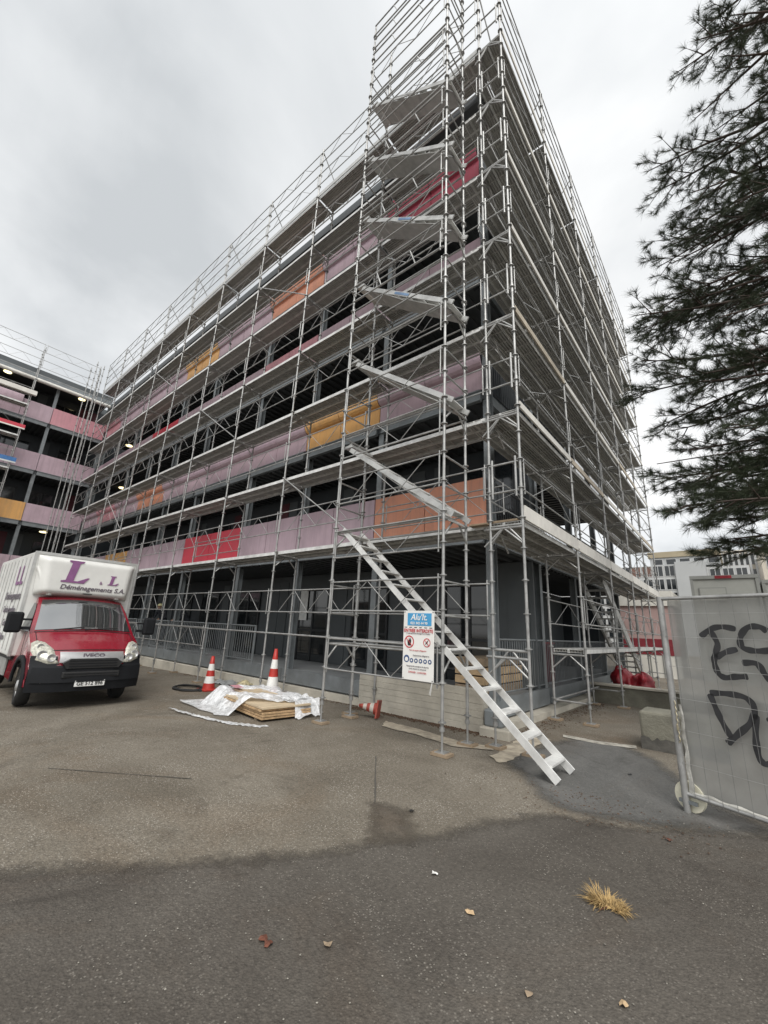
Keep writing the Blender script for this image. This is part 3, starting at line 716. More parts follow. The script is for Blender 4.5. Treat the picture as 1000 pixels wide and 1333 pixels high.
def flight(name, p_lo, p_hi, y0, y1, steps, landing=False):
    """p = (x, z); stringers with flat treads between them"""
    fl = bpy.data.objects.new(name, None); COL.objects.link(fl); fl.parent = tw
    fl.location = Vector((p_lo[0], y0, p_lo[1])) - ORG[tw.name]; ORG[fl.name] = Vector((p_lo[0], y0, p_lo[1]))
    for yy in (y0 + .02, y1 - .02):
        b = MB(); b.beam((p_lo[0], yy, p_lo[1]), (p_hi[0], yy, p_hi[1]), .026, .09); part('stringer', b, M_ALUW if p_lo[1] < .5 else M_ALU, fl)
    for i in range(steps):
        t = (i + .55) / steps; x = p_lo[0] + (p_hi[0] - p_lo[0]) * t; z = p_lo[1] + (p_hi[1] - p_lo[1]) * t
        b = MB(); b.box((x - .085, y0 + .037, z - .011), (x + .08, y1 - .037, z + .011)); part('tread', b, M_ALUW, fl)
    return fl
flight('stair_flight', (-1.78, .04), (-5.50, 3.36), TY0 + .0, TY0 + .56, 14)
for k in range(1, 7):
    flight('stair_flight', (TX0 + .12, LV[k] - .02), (TX1 + .16, LV[k + 1] - .34), TY0 + .06, TY0 + .64, 7)
    # solid aluminium soffit of the flight and the small top landing
    b = MB(); b.beam((TX0 + .05, TY0 + .35, LV[k] - .11), (TX1 + .25, TY0 + .35, LV[k + 1] - .44), .50, .015)
    part('flight_soffit', b, M_RIB, tw)
    b = MB(); b.box((TX1 + .02, TY0 + .05, LV[k + 1] - .30), (TX1 + .22, TY0 + .68, LV[k + 1] - .25)); part('landing', b, M_ALU, tw)
    if k in (3, 4):
        b = MB(); d = Vector((TX1 - TX0 + .04, 0, 1.68)).normalized(); p = Vector((TX0 + .12, TY0 + .062, LV[k] - .02)) + d * 1.25
        b.beam(p, p + d * .45, .005, .05); part('blue_sticker', b, M_BLUE, tw)

# ------------------------------------------------------------------ removal truck
M_RED = mat('truck_red_paint', (0.22, 0.008, 0.020), .25, 0, .05, 1.5, coat=.7)
M_WHT = mat('truck_white_paint', (0.66, 0.66, 0.63), .38, 0, .05, 1.5, dirt=.22)
M_PLAS = mat('black_bumper_plastic', (0.012, 0.013, 0.015), .7, 0, .15, 5.0, spec=.2)
M_RUB = mat('tyre_rubber', (0.018, 0.018, 0.018), .85, 0, .2, 8.0)
M_RIM = mat('steel_rim', (0.42, 0.42, 0.42), .45, .5, .15, 6.0)
M_CHR = mat('silver_grille_trim', (0.42, 0.42, 0.42), .3, .5, .05, 4.0)
M_LENS = mat('headlamp_reflector', (0.58, 0.57, 0.49), .18, .25, .35, 22.0)
M_WIND = glassy('windscreen_glass', (0.02, 0.024, 0.026), .04, 1.0, 1.0); M_WIND.node_tree.nodes['Principled BSDF'].inputs['IOR'].default_value = 2.3
M_PURP = mat('purple_lettering', (0.22, 0.085, 0.21), .5)
M_GREYL = mat('grey_lettering', (0.10, 0.08, 0.10), .5)
M_WTXT = mat('white_plate', (0.75, 0.75, 0.73), .5)
M_BLK = mat('black_print', (0.015, 0.015, 0.015), .5)
VS = .923
tr = thing('removal_truck', 'red and white removal truck with purple L.L lettering over its cab', 'truck', (-9.41, 2.90, gz(-9.9, 2.9) + .004), R_(-.4), local=True)
tr.scale = (VS, VS, VS)
WID = .98
def cab_pt(y, j):
    """loft path j in 0..1 pieces from bumper foot to cab rear roof; y in -1..1"""
    q = abs(y) ** 3; q2 = y * y
    P = [(-.03 - .22 * q, .34), (-.0 - .22 * q, .50), (-.02 - .22 * q, .74), (-.06 - .24 * q, .80), (-.10 - .26 * q, .96), (-.20 - .24 * q, 1.08 - .03 * q2),
         (-.42 - .16 * q, 1.22 - .04 * q2), (-.72 - .10 * q, 1.36 - .05 * q2), (-.86 - .10 * q, 1.43 - .05 * q2), (-1.18 - .09 * q, 1.76 - .03 * q2), (-1.46 - .10 * q, 2.03 - .04 * q2), (-1.58 - .08 * q, 2.12 - .06 * q2), (-1.75, 2.20 - .08 * q2), (-2.15, 2.22 - .09 * q2)]
    x, z = P[j]
    wy = WID * (1.0 if z < 1.36 else 1 - .17 * (z - 1.36) / .8)
    return (x, y * wy, z)
NJ = 14
def cab_sheet(name, j0, j1, m, y0=-1, y1=1, off=0.0, nu=24, inset=0.0, parent=None):
    b = MB()
    def fn(u, v):
        y = y0 + (y1 - y0) * u; jf = j0 + (j1 - j0) * v; j = min(NJ - 2, int(jf + 1e-9)); t = jf - j
        a, c = Vector(cab_pt(y, j)), Vector(cab_pt(y, j + 1)); p = a.lerp(c, t)
        d = (c - a); nrm = Vector((d.z, 0, -d.x)); nrm = nrm.normalized() if nrm.length else Vector((1, 0, 0))
        return p + nrm * off
    b.grid(fn, nu, (j1 - j0) * (2 if j1 - j0 < 4 else 1))
    return part(name, b, m, parent or tr)
bump = cab_sheet('bumper', 0, 3, M_PLAS, off=.03)
cab_sheet('cab_front', 2, 5, M_RED)
cab_sheet('hood', 5, 8, M_RED)
cab_sheet('windscreen_surround', 8, 11, M_RED)
cab_sheet('cab_roof', 11, 13, M_RED)
ws = None
b = MB()
def wsf(u, v):
    y = -.93 + 1.86 * u; jf = 8.12 + (10.75 - 8.12) * v; j = int(jf); t = jf - j
    a, c = Vector(cab_pt(y, j)), Vector(cab_pt(y, j + 1)); d = c - a; nrm = Vector((d.z, 0, -d.x)).normalized()
    return a.lerp(c, t) + nrm * .012
b.grid(wsf, 20, 8); ws = part('windscreen', b, M_WIND, tr)
for y0, y1, zz_ in ((-.62, .02, 0), (-.05, .60, 0)):
    b = MB(); p = Vector(cab_pt(y0, 8)) + Vector((.03, 0, .04)); q = Vector(cab_pt(y1, 8)) + Vector((.0, 0, .10)); b.tube(p, q, .014, 6); part('wiper', b, M_BLK, ws)
b = MB(); b.box((-.95, -.05, 1.50), (-.90, .20, 1.505)); part('paper_note', b, M_WTXT, ws)
for sgn in (-1, 1):      # cab sides with doors, side glass and wheel arch
    pts = [cab_pt(sgn, j) for j in range(2, NJ)]
    arch = [(-.95 + .47 * math.cos(t), .40 + .47 * math.sin(t)) for t in [math.pi * i / 10 for i in range(11)]]
    poly = [(p[0], p[2], p[1]) for p in pts] + [(-2.15, 1.36, sgn * WID), (-2.15, .42, sgn * WID)] + [(x, z, sgn * WID) for x, z in reversed(arch)] + [(-.3, .42, sgn * WID * .99)]
    b = MB(); b.add([(x, y, z) for x, z, y in poly], [tuple(range(len(poly)))]); part('cab_side', b, M_RED, tr)
    b = MB(); sg = [(-1.02, 1.40), (-1.42, 1.86), (-1.60, 1.98), (-2.05, 2.0), (-2.05, 1.40)]
    b.add([(x, sgn * (WID * (1 - .17 * (z - 1.36) / .8) + .012), z) for x, z in sg], [tuple(range(5))]); part('side_window', b, M_WIND, tr)
    b = MB()
    for x0 in (-1.16, -2.08): b.box((x0, sgn * (WID + .004), .55), (x0 + .012, sgn * (WID + .010), 1.36))
    b.box((-2.0, sgn * (WID + .004), 1.12), (-1.84, sgn * (WID + .035), 1.16)); part('door_line', b, M_PLAS, tr)
    b = MB(); b.box((-.92, sgn * (WID + .02), 1.44), (-.86, sgn * (WID + .22), 1.50)); b.box((-.92, sgn * (WID + .02), 1.62), (-.86, sgn * (WID + .22), 1.66)); mr = part('mirror', b, M_PLAS, tr)
    b = MB(); b.bevbox((-.96, sgn * (WID + .16), 1.38), (-.82, sgn * (WID + .42), 1.78), .045); part('mirror_housing', b, M_PLAS, mr)
    b = MB(); b.bevbox((-.97, sgn * (WID + .19), 1.42), (-.955, sgn * (WID + .39), 1.74), .004); part('mirror_glass', b, M_WIND, mr)
    # headlamp: swept tear-drop lens draped on the nose
    hp = [(.56, .84), (.74, .83), (.93, .90), (1.0, 1.06), (.99, 1.20), (.90, 1.25), (.78, 1.22), (.66, 1.10)]
    b = MB(); cen = (sum(p[0] for p in hp) / 8, sum(p[1] for p in hp) / 8)
    def nose(y, z):
        for j in range(3, 7):
            a, c = cab_pt(y, j), cab_pt(y, j + 1)
            if z <= c[2]: t = (z - a[2]) / (c[2] - a[2]); return a[0] + (c[0] - a[0]) * t
        return c[0]
    vs = []
    for rr, off in ((1.0, .012), (.96, .035), (.55, .055), (.0, .06)):
        for (yy, zz_) in hp:
            y_ = cen[0] + (yy - cen[0]) * rr; z_ = cen[1] + (zz_ - cen[1]) * rr; vs.append((nose(y_, min(z_, 1.25)) + off, sgn * y_ * WID, z_))
    b.add(vs, [(k * 8 + i, k * 8 + (i + 1) % 8, k * 8 + 8 + (i + 1) % 8, k * 8 + 8 + i) for k in range(3) for i in range(8)], True)
    hl = part('headlamp', b, M_LENS, tr)
    for (yy, zz_, rr) in ((.70, .95, .075), (.84, 1.0, .085), (.86, 1.14, .06)):
        b = MB(); b.lathe([(rr, 0), (rr * .95, .012), (rr * .8, .0), (.01, -.02)], 14, (0, 0, 0)); 
        o = put('lamp_bowl', b.mesh('lamp_bowl', M_RIM), hl, (nose(yy, zz_) + .062, sgn * yy * WID, zz_), rot=(0, R_(80), 0))
    b = MB(); b.bevbox((-.16, sgn * .62, .50), (-.085 + .015, sgn * .80, .57), .01); part('fog_lamp', b, M_LENS, bump)
    b = MB(); b.lathe([(.0, 0), (.06, .0), (.055, .07), (.0, .085)], 12, (-1.66, sgn * .68, 2.17)); part('marker_lamp', b, M_WHT, tr)
b = MB()
b.grid(lambda u, v: (cab_pt((u - .5) * 1.15, 3)[0] + .04, (u - .5) * 1.15 * WID, .86 + (.20 * v if True else 0) + (.0 if v else .10 * (abs(u - .5) * 2) ** 6 * 0)), 16, 2)
for v in range(len(b.v)):
    x, y, z = b.v[v]
    if z > 1.0: b.v[v] = (x - .10, y, z)
part('silver_nose_bar', b, M_CHR, tr)
b = MB(); b.prism([(-.46, .76), (.46, .76), (.52, .86), (.40, .94), (-.40, .94), (-.52, .86)], -.06, .052, 'YZ'); gr = part('upper_grille', b, M_BLK, tr)
for z in (.80, .85, .90):
    b = MB(); b.box((.045, -.42, z - .008), (.062, .42, z + .008)); part('grille_slat', b, M_PLAS, gr)
b = MB(); b.bevbox((-.08, -.50, .58), (.045, .50, .70), .02); lg = part('lower_grille', b, M_BLK, bump)
for z in (.615, .655):
    b = MB(); b.box((.04, -.46, z - .006), (.052, .46, z + .006)); part('grille_slat', b, M_PLAS, lg)
b = MB(); b.bevbox((.034, -.26, .42), (.05, .26, .53), .004); pl = part('number_plate', b, M_WTXT, bump)
put('plate_lettering', text_mesh('GE 512 896', .095, M_BLK, .001, bold=.002), pl, (.054, 0, .442), rot=(R_(90), 0, R_(90)))
put('maker_lettering', text_mesh('IVECO', .10, M_GREYL, .004, bold=.003, sx=1.35), tr, (-.030, 0, .965), rot=(R_(72), 0, R_(90)))
for jj in (5.02, 8.0):
    b = MB(); b.grid(lambda u, v: (lambda y: Vector(cab_pt(y, int(jj))) + Vector((.006, 0, .012 + (v - .5) * .016)))(-.93 + 1.86 * u), 24, 1); part('panel_gap', b, M_BLK, tr)
for sgn in (-1, 1):
    b = MB(); b.path([tuple(Vector(cab_pt(sgn * .90, j)) + Vector((.004, 0, .006))) for j in (5, 6, 7, 8)], .007, 4); part('panel_gap', b, M_BLK, tr)
for cx_, cy_ in ((-.95, -.84), (-.95, .84), (-4.2, -.78), (-4.2, .78)):
    b = MB(); b.lathe([(.20, -.10), (.33, -.115), (.365, -.08), (.372, 0), (.365, .08), (.33, .115), (.20, .10)], 28, (0, 0, 0), 'Y'); 
    b.box((-.001, -.001, -.001), (.001, .001, .001))
    o = put('wheel', b.mesh('wheel', M_RUB), tr, (cx_, cy_, .372)); o.rotation_euler = (0, 0, R_(-7) if cx_ > -2 else 0)
    s_ = 1 if cy_ > 0 else -1
    b = MB(); b.lathe([(.21, s_ * .10), (.205, s_ * .06), (.12, s_ * .05), (.10, s_ * .12), (.04, s_ * .13), (0.001, s_ * .13)], 20, (0, 0, 0), 'Y'); r_ = put('rim', b.mesh('rim', M_RIM), o, (cx_, cy_, .372))
    r_.location = (0, 0, 0)
# cargo box
BX0, BX1, BW, BZ0, BZ1 = -1.82, -5.9, 1.07, .86, 3.12
b = MB(); b.bevbox((BX0, -BW, BZ0), (BX1, BW, BZ1), .03); bx = part('cargo_box', b, M_WHT, tr)
b = MB()
for y in (-BW - .006, BW + .006 - .05):
    b.box((BX0 + .012, y, BZ0), (BX0 - .06, y + .05, BZ1 + .008))
b.box((BX0 + .012, -BW + .045, BZ1 - .05), (BX0 - .06, BW - .045, BZ1 + .012)); part('corner_trim', b, M_ALU, bx)
b = MB()
def fair(u, v):
    y = (u - .5) * 2; z = v
    ez = min(1, (1 - abs(2 * v - 1)) * 4.0); ey = min(1, (1 - abs(y)) * 5.5)
    s1 = math.sin(min(1, ez) * math.pi / 2); s2 = math.sin(min(1, ey) * math.pi / 2)
    tap = 1.0 - .06 * (1 - v)
    return (BX0 + .014 + (.30 - .06 * v) * (s1 * s2) ** .8, y * (BW - .07) * tap, 2.16 + (BZ1 - .07 - 2.16) * v)
b.grid(fair, 36, 20); wf = part('wind_fairing', b, M_WHT, bx)
b = MB(); b.path([(BX0 + .06, -.98, 2.78), (BX0 + .12, -.92, 2.62), (BX0 + .18, -.84, 2.38), (BX0 + .2, -.76, 2.26)], .035, 8); part('air_duct', b, M_WHT, bx)
def serifL(s, m):
    b = MB(); pl_ = [(0, 0), (.86, 0), (1.06, .26), (.98, .26), (.62, .08), (.46, .08), (.60, .86), (.74, .92), (.76, .98), (.18, .98), (.17, .92), (.30, .86), (.17, .10), (0, .06)]
    b.add([(x * s, y * s, .0) for x, y in pl_] + [(x * s, y * s, .004) for x, y in pl_], [tuple(range(14)), tuple(range(27, 13, -1))] + [(i, 14 + i, 14 + (i + 1) % 14, (i + 1) % 14) for i in range(14)]); return b.mesh('letter', m)
fx = BX0 + .326
def on_fairing(name, me, y, z, tilt=86):
    return put(name, me, wf, (fx - .067 * (z - 2.16), y, z), rot=(R_(tilt), 0, R_(90)))
on_fairing('letter', serifL(.52, M_PURP), -.56, 2.48); on_fairing('letter', serifL(.23, M_PURP), .38, 2.50)
on_fairing('lettering', text_mesh('&', .10, M_PURP, .003), .24, 2.50)
on_fairing('lettering', text_mesh('Déménagements S.A.', .148, M_GREYL, .003, shear=.2, bold=.002, sx=1.05), .12, 2.33)
b = MB(); b.box((fx - .02, -.08, 2.235), (fx + .004, .10, 2.258)); part('clearance_light', b, M_BLK, wf)
# lettering and ribs on the visible flank
b = MB()
for i in range(9): b.box((BX0 - .35 - i * .43, -BW - .014, BZ0 + .1), (BX0 - .38 - i * .43, -BW - .002, BZ1 - .1))
part('flank_rib', b, M_ALU, bx)
put('flank_lettering', text_mesh('L.L', .62, M_PURP, .002, bold=.01), bx, (-2.75, -BW - .016, 2.4), rot=(R_(90), 0, 0))
for i, (tx, sz) in enumerate((('Déménagements', .26), ('Garde-meubles', .22), ('Genève', .22), ('Suisse', .2))):
    put('flank_lettering', text_mesh(tx, sz, M_GREYL, .002, bold=.004), bx, (-3.0, -BW - .016, 2.05 - i * .3), rot=(R_(90), 0, 0))
b = MB(); b.box((-2.2, -.5, .45), (-5.7, .5, .70)); b.box((-1.9, -1.0, .78), (-5.8, 1.0, .857)); part('chassis', b, M_BLK, tr)
b = MB(); b.box((-2.4, -.98, .42), (-3.5, -.95, .80)); part('side_guard', b, M_ALU, tr)
b = MB(); b.box((-.5, -.78, .30), (-2.1, .78, .62)); part('engine_bay', b, M_BLK, tr)
for sgn in (-1, 1):
    b = MB(); n = 12; vs = []
    for rr, yy in ((.45, WID - .02), (.45, WID + .035), (.55, WID + .03), (.55, WID - .02)):
        for i in range(n + 1): t = math.pi * i / n; vs.append((-.95 + rr * math.cos(t), sgn * yy, .40 + rr * math.sin(t)))
    m1_ = n + 1
    b.add(vs, [(k * m1_ + i, k * m1_ + i + 1, ((k + 1) % 4) * m1_ + i + 1, ((k + 1) % 4) * m1_ + i) for k in range(4) for i in range(n)], True); part('arch_trim', b, M_PLAS, tr)
cab_sheet('bumper_ledge', 1, 2, M_PLAS, off=.055, y0=-.96, y1=.96).scale = (1, 1, 1)
cab_sheet('fender_trim', 2, 4, M_PLAS, off=.028, y0=-1.0, y1=-.60); cab_sheet('fender_trim', 2, 4, M_PLAS, off=.028, y0=.60, y1=1.0)

# second vehicle, just peeking in behind the truck
wv = thing('delivery_van', 'white delivery van parked behind the removal truck', 'van', (-14.6, 0.95, gz(-14.6, 1)), 0, local=True)
b = MB()
prof = [(-.0, .40), (.0, .85), (-.15, 1.05), (-.9, 1.30), (-1.6, 2.05), (-1.9, 2.35), (-5.4, 2.45), (-5.5, .40)]
b.prism(prof, -.92, .92, 'XZ'); part('body', b, M_WHT, wv)
b = MB(); b.add([(-.93, -.80, 1.36), (-.93, .80, 1.36), (-1.60, .74, 2.06), (-1.60, -.74, 2.06)], [(0, 1, 2, 3)])
for i in range(4): b.v[i] = (b.v[i][0] + .012, b.v[i][1], b.v[i][2] + .012)
part('windscreen', b, M_WIND, wv)
b = MB(); b.bevbox((-.2, -.95, .34), (.06, .95, .68), .04); part('bumper', b, M_PLAS, wv)
for cx_, cy_ in ((-.95, -.86), (-.95, .86), (-4.3, -.86), (-4.3, .86)):
    b = MB(); b.lathe([(.0, -.1), (.20, -.11), (.33, -.10), (.345, 0), (.33, .10), (.20, .11), (.0, .1)], 22, (0, 0, 0), 'Y'); put('wheel', b.mesh('wheel', M_RUB), wv, (cx_, cy_, .345))
for s_ in (-1, 1):
    b = MB(); b.bevbox((-.28, s_ * .62, .80), (-.02, s_ * .90, 1.0), .03); part('headlamp', b, M_LENS, wv)

# ------------------------------------------------------------------ cones
M_CO = mat('cone_red', (0.42, 0.026, 0.018), .5, 0, .12, 8.0, dirt=.3)
M_CW = mat('cone_white', (0.72, 0.71, 0.68), .45, 0, .08, 8.0, dirt=.3)
CONE_M = (M_CO, M_CW); M_COD = mat('cone_faded', (0.36, 0.055, 0.035), .6, 0, .25, 9.0, dirt=.6); M_CWD = mat('cone_white_dirty', (0.50, 0.47, 0.42), .6, 0, .2, 9.0, dirt=.6)
def cone(label, loc, hgt=.95, rot=None, grp=None, mats=None):
    M_CO, M_CW = mats or CONE_M
    c = thing('traffic_cone', label, 'cone', loc, local=True, group=grp)
    if rot: c.rotation_euler = rot
    b = MB(); b.bevbox((-.2, -.2, 0), (.2, .2, .045), .015); part('base', b, M_CO, c)
    def rad(t): return .145 * (1 - t) + .035 * t
    z0 = .045; cuts = [0, .17, .38, .56, .76, 1.0]; body = None
    for i in range(5):
        a, d = cuts[i], cuts[i + 1]
        b = MB(); b.lathe([(rad(a), z0 + (hgt - z0) * a), (rad(d), z0 + (hgt - z0) * d)] + ([(.012, hgt + .002)] if i == 4 else []), 18)
        part('red_band' if i % 2 == 0 else 'reflective_band', b, M_CO if i % 2 == 0 else M_CW, c)
    return c
p = at_z(352, 908); cone('tall red and white traffic cone standing in the board stack wrapping', (-8.02, 5.98, gz(-7.8, 6) + .10), .98)
cone('red and white traffic cone on the ground beside a scaffold leg', (-10.25, 5.75, gz(-10.25, 6) + .004), .80)
ORG_fallen = cone('grubby traffic cone lying on its side by the concrete low wall', (-5.32, 6.42, .158), .50, (R_(-84), R_(8), R_(118)), mats=(M_COD, M_CWD))
ORG_fallen.scale = (.78, .78, .78)

# ------------------------------------------------------------------ board stack under plastic
M_PLY = mat('ply_edge', (0.46, 0.31, 0.17), .8, 0, .25, 14.0)
M_PLYT = mat('board_face', (0.50, 0.40, 0.27), .75, 0, .15, 3.0)
bs = thing('board_stack', 'stack of pale timber boards half wrapped in plastic beside the red cone', 'boards', (-7.28, 5.1, gz(-7, 5)), R_(-8), local=True)
rb = random.Random(5)
for i in range(5):
    b = MB(); ox, oy = rb.uniform(-.03, .03), rb.uniform(-.03, .03)
    b.bevbox((-.55 + ox, -.40 + oy, .05 + i * .040), (1.0 + ox, .55 + oy, .05 + i * .040 + .032), .003); part('board', b, M_PLY if i < 4 else M_PLYT, bs)
for x in (-.4, .7):
    b = MB(); b.box((x, -.36, 0), (x + .09, .6, .049)); part('bearer', b, M_WOODD, bs)
b = MB(); b.bevbox((-.9, -.1, .252), (.1, .4, .29), .004); part('board', b, M_PLYT, bs)
# plastic film: crumpled translucent sheet
def film_mat():
    m = bpy.data.materials.new('plastic_film'); m.use_nodes = True; t = m.node_tree; bb = t.nodes['Principled BSDF']
    bb.inputs['Base Color'].default_value = (.84, .85, .86, 1); bb.inputs['Roughness'].default_value = .22; bb.inputs['Specular IOR Level'].default_value = .7
    n = N(t, 'ShaderNodeTexNoise', i_Scale=9.0, i_Detail=5.0, i_Distortion=1.2); co = N(t, 'ShaderNodeTexCoord'); t.links.new(co.outputs['Object'], n.inputs['Vector'])
    mr_ = N(t, 'ShaderNodeMapRange'); mr_.inputs[1].default_value = .35; mr_.inputs[2].default_value = .65; mr_.inputs[3].default_value = .5; mr_.inputs[4].default_value = .9; t.links.new(n.outputs[0], mr_.inputs[0]); t.links.new(mr_.outputs[0], bb.inputs['Alpha'])
    bp = N(t, 'ShaderNodeBump', i_Strength=.7, i_Distance=.05); t.links.new(n.outputs[0], bp.inputs['Height']); t.links.new(bp.outputs[0], bb.inputs['Normal'])
    return m
M_FILM = film_mat()
from mathutils import noise as mnoise
b = MB()
def filmf(u, v):
    x = -1.6 + (1.75 + .75 * v) * u + .2 * v; y = -.80 + 1.6 * v
    inside = min(1, max(0, min((x + 1.3) / .28, (y + .55) / .22, (.85 - y) / .2)))
    h_ = (.285 + .06 * math.sin(x * 4) * (1 if x < -.5 else .2)) * inside; 
    nz = mnoise.noise(Vector((x * 3.2, y * 3.2, 1.3))) * .07 + mnoise.noise(Vector((x * 8, y * 8, 4))) * .035
    xx = x + mnoise.noise(Vector((x * 2, y * 2, 9))) * .12; yy = y + mnoise.noise(Vector((x * 2, y * 2, 17))) * .12
    return (xx, yy, max(.012, h_ + nz * (.35 + .65 * inside) + .012))
b.grid(filmf, 56, 44); fo = part('plastic_wrapping', b, M_FILM, bs); 
b = MB()
def film2(u, v):
    x = .30 + .80 * u; y = -.55 + 1.3 * v
    nz = abs(mnoise.noise(Vector((x * 6, y * 6, 7.3)))) * .11
    h_ = .262 if y > -.1 and x < 1.02 else .02
    return (x + mnoise.noise(Vector((x * 4, y * 3, 2))) * .1, y, h_ + nz + .01)
b.grid(lambda u, v: film2(u, .60 + .40 * v), 22, 24); part('plastic_wrapping', b, M_FILM, bs)
b = MB(); b.add([(-.95, -.15, .345), (-.55, -.2, .345), (-.5, -.05, .350), (-.92, .02, .350)], [(0, 1, 2, 3)]); part('printed_label', b, M_PANEL['pink'], bs)
# film tail trailing over the ground
b = MB()
pts = [(-8.35, 3.95), (-7.6, 4.0), (-7.0, 4.08), (-6.5, 4.2), (-6.05, 4.45)]
b.grid(lambda u, v: ((lambda i, t: (pts[i][0] * (1 - t) + pts[i + 1][0] * t, pts[i][1] * (1 - t) + pts[i + 1][1] * t + (v - .5) * (.05 + .12 * u) + mnoise.noise(Vector((u * 9, v * 2, 0))) * .04, gz(-7, 4) + .016 + abs(mnoise.noise(Vector((u * 20, v * 4, 3)))) * .03))(min(3, int(u * 4 - 1e-6)), u * 4 - min(3, int(u * 4 - 1e-6)))), 40, 3)
tag(put('plastic_strip', b.mesh('plastic_strip', M_FILM)), 'torn white plastic strip trailing on the ground before the board stack', 'plastic')
# black hose coil and scraps behind the stack
b = MB(); c0 = at_z(236, 894); pts = []
for i in range(60):
    a = i / 60 * 2 * math.pi * 2.6; r_ = .42 - .0012 * i + .02 * math.sin(i * 1.7); pts.append((c0.x + r_ * 1.2 * math.cos(a), c0.y + .2 + r_ * .8 * math.sin(a), gz(c0.x, 5) + .03 + .012 * (i // 23)))
b.path(pts, .022, 6); tag(put('hose_coil', b.mesh('hose_coil', M_RUB)), 'flat coil of black hose on the ground behind the plastic-wrapped boards', 'hose')
b = MB(); c0 = at_z(305, 887)
b.grid(lambda u, v: (c0.x - .7 + 1.5 * u, c0.y - .35 + .8 * v, gz(c0.x, 6) + .02 + .09 * max(0, mnoise.noise(Vector((u * 5, v * 4, 2)))) + .05 * max(0, mnoise.noise(Vector((u * 12, v * 10, 5))))), 30, 16)
tag(put('crumpled_tarpaulin', b.mesh('crumpled_tarpaulin', mat('grey_tarpaulin', (.26, .27, .27), .5, 0, .3, 8.0))), 'crumpled grey tarpaulin lying against the plinth behind the boards', 'tarpaulin')
b = MB(); c0 = at_z(316, 890); b.grid(lambda u, v: (c0.x - .2 + .42 * u, c0.y - .1 + .3 * v, gz(c0.x, 6) + .05 + .12 * math.sin(u * 3.14) * math.sin(v * 3.14) + .05 * mnoise.noise(Vector((u * 5, v * 5, 2)))), 12, 8)
tag(put('foil_bag', b.mesh('foil_bag', mat('yellowed_foil', (.55, .48, .30), .3, .3, .3, 14.0))), 'small crumpled yellowish bag on the grey tarpaulin', 'bag')

# ------------------------------------------------------------------ board-marked low wall at the corner
lw = thing('low_wall', 'low board-marked concrete wall in front of the glazing behind the sign', 'wall', (-4.85, 7.0, 0))
for i in range(6):
    b = MB(); b.bevbox((-6.35, 6.96 + .004 * (i % 2), .0 + i * .11), (-3.50, 7.16 - .001 * i, .107 + i * .11), .003); part('board_course', b, M_CONC, lw)
b = MB(); b.box((-6.34, 6.98, -.2), (-3.51, 7.14, .655)); part('wall_core', b, M_CONC, lw)
cs = thing('corner_curb', 'pale concrete corner curb under the galvanised corner column', 'kerb', (-3.3, 7.0, 0))
b = MB(); b.bevbox((-3.49, 6.78, -.1), (-2.98, 7.18, .14), .02); part('curb_block', b, M_CONC, cs)
b = MB(); b.bevbox((-3.44, 6.86, .14), (-3.14, 7.14, .40), .03); part('column_shoe', b, M_STEEL, cs)

# ------------------------------------------------------------------ site sign
M_SIGNW = mat('sign_white', (0.74, 0.73, 0.70), .5, 0, .04, 3.0, dirt=.12); M_SBLUE = mat('sign_blue', (0.06, 0.30, 0.55), .5, 0, .05); M_SRED = mat('sign_red', (0.50, 0.03, 0.04), .5); M_SNAVY = mat('sign_navy', (0.05, 0.09, 0.20), .5)
sy = TY0 - .075
sg_ = thing('safety_sign', 'white safety sign with blue heading hanging from the stair tower rails', 'sign', (-3.65, sy, .91))
SX0, SX1, SZ0, SZ1 = -3.93, -3.38, .90, 1.88
b = MB(); b.bevbox((SX0, sy, SZ0), (SX1, sy + .008, SZ1), .003); bo = part('board', b, M_SIGNW, sg_)
b = MB(); b.box((SX0 + .075, sy - .004, 1.665), (SX1 - .045, sy - .001, 1.845)); part('blue_field', b, M_SBLUE, bo)
def st(tx, size, x, z, m, al='CENTER', bold=0.0, sx=1.0, shear=0.0): put('lettering', text_mesh(tx, size, m, .001, al, shear, bold, sx), bo, (x, sy - .007, z), rot=(R_(90), 0, 0))
cxs = (SX0 + SX1) / 2
st("Alu'It.", .125, cxs + .01, 1.745, M_WTXT, bold=.002, shear=.2); st('022 342 44 90', .05, cxs + .01, 1.683, M_WTXT, bold=.0012, sx=1.05)
for i in range(6):
    b = MB(); b.box((SX0 + .02 + i * .09, sy - .003, 1.632), (SX0 + .068 + i * .09, sy - .001, 1.642)); part('dash', b, M_BLK, bo)
st('ENTRÉE INTERDITE', .066, cxs, 1.57, M_SRED, bold=.001, sx=.92); st('à toute personne étrangère au chantier', .026, cxs, 1.545, M_GREYL, sx=1.05)
def ring(cx_, cz_, r_, m, bar=True):
    b = MB(); n = 24; vs = []
    for q in (r_, r_ * .82):
        for i in range(n): a = 2 * math.pi * i / n; vs.append((cx_ + q * math.cos(a), sy - .004, cz_ + q * math.sin(a)))
    b.add(vs, [(i, (i + 1) % n, n + (i + 1) % n, n + i) for i in range(n)])
    if bar: a = R_(135); b.beam((cx_ + r_ * .85 * math.cos(a), sy - .004, cz_ + r_ * .85 * math.sin(a)), (cx_ - r_ * .85 * math.cos(a), sy - .004, cz_ - r_ * .85 * math.sin(a)), .002, r_ * .16, (0, 1, 0))
    part('prohibition_ring', b, m, bo)
def disc(cx_, cz_, r_, m, name='pictogram', dy_=.0025):
    b = MB(); n = 18; b.add([(cx_ + r_ * math.cos(2 * math.pi * i / n), sy - dy_, cz_ + r_ * math.sin(2 * math.pi * i / n)) for i in range(n)], [tuple(range(n))]); part(name, b, m, bo)
ring(SX0 + .115, 1.43, .088, M_SRED); ring(SX1 - .12, 1.43, .062, M_SRED)
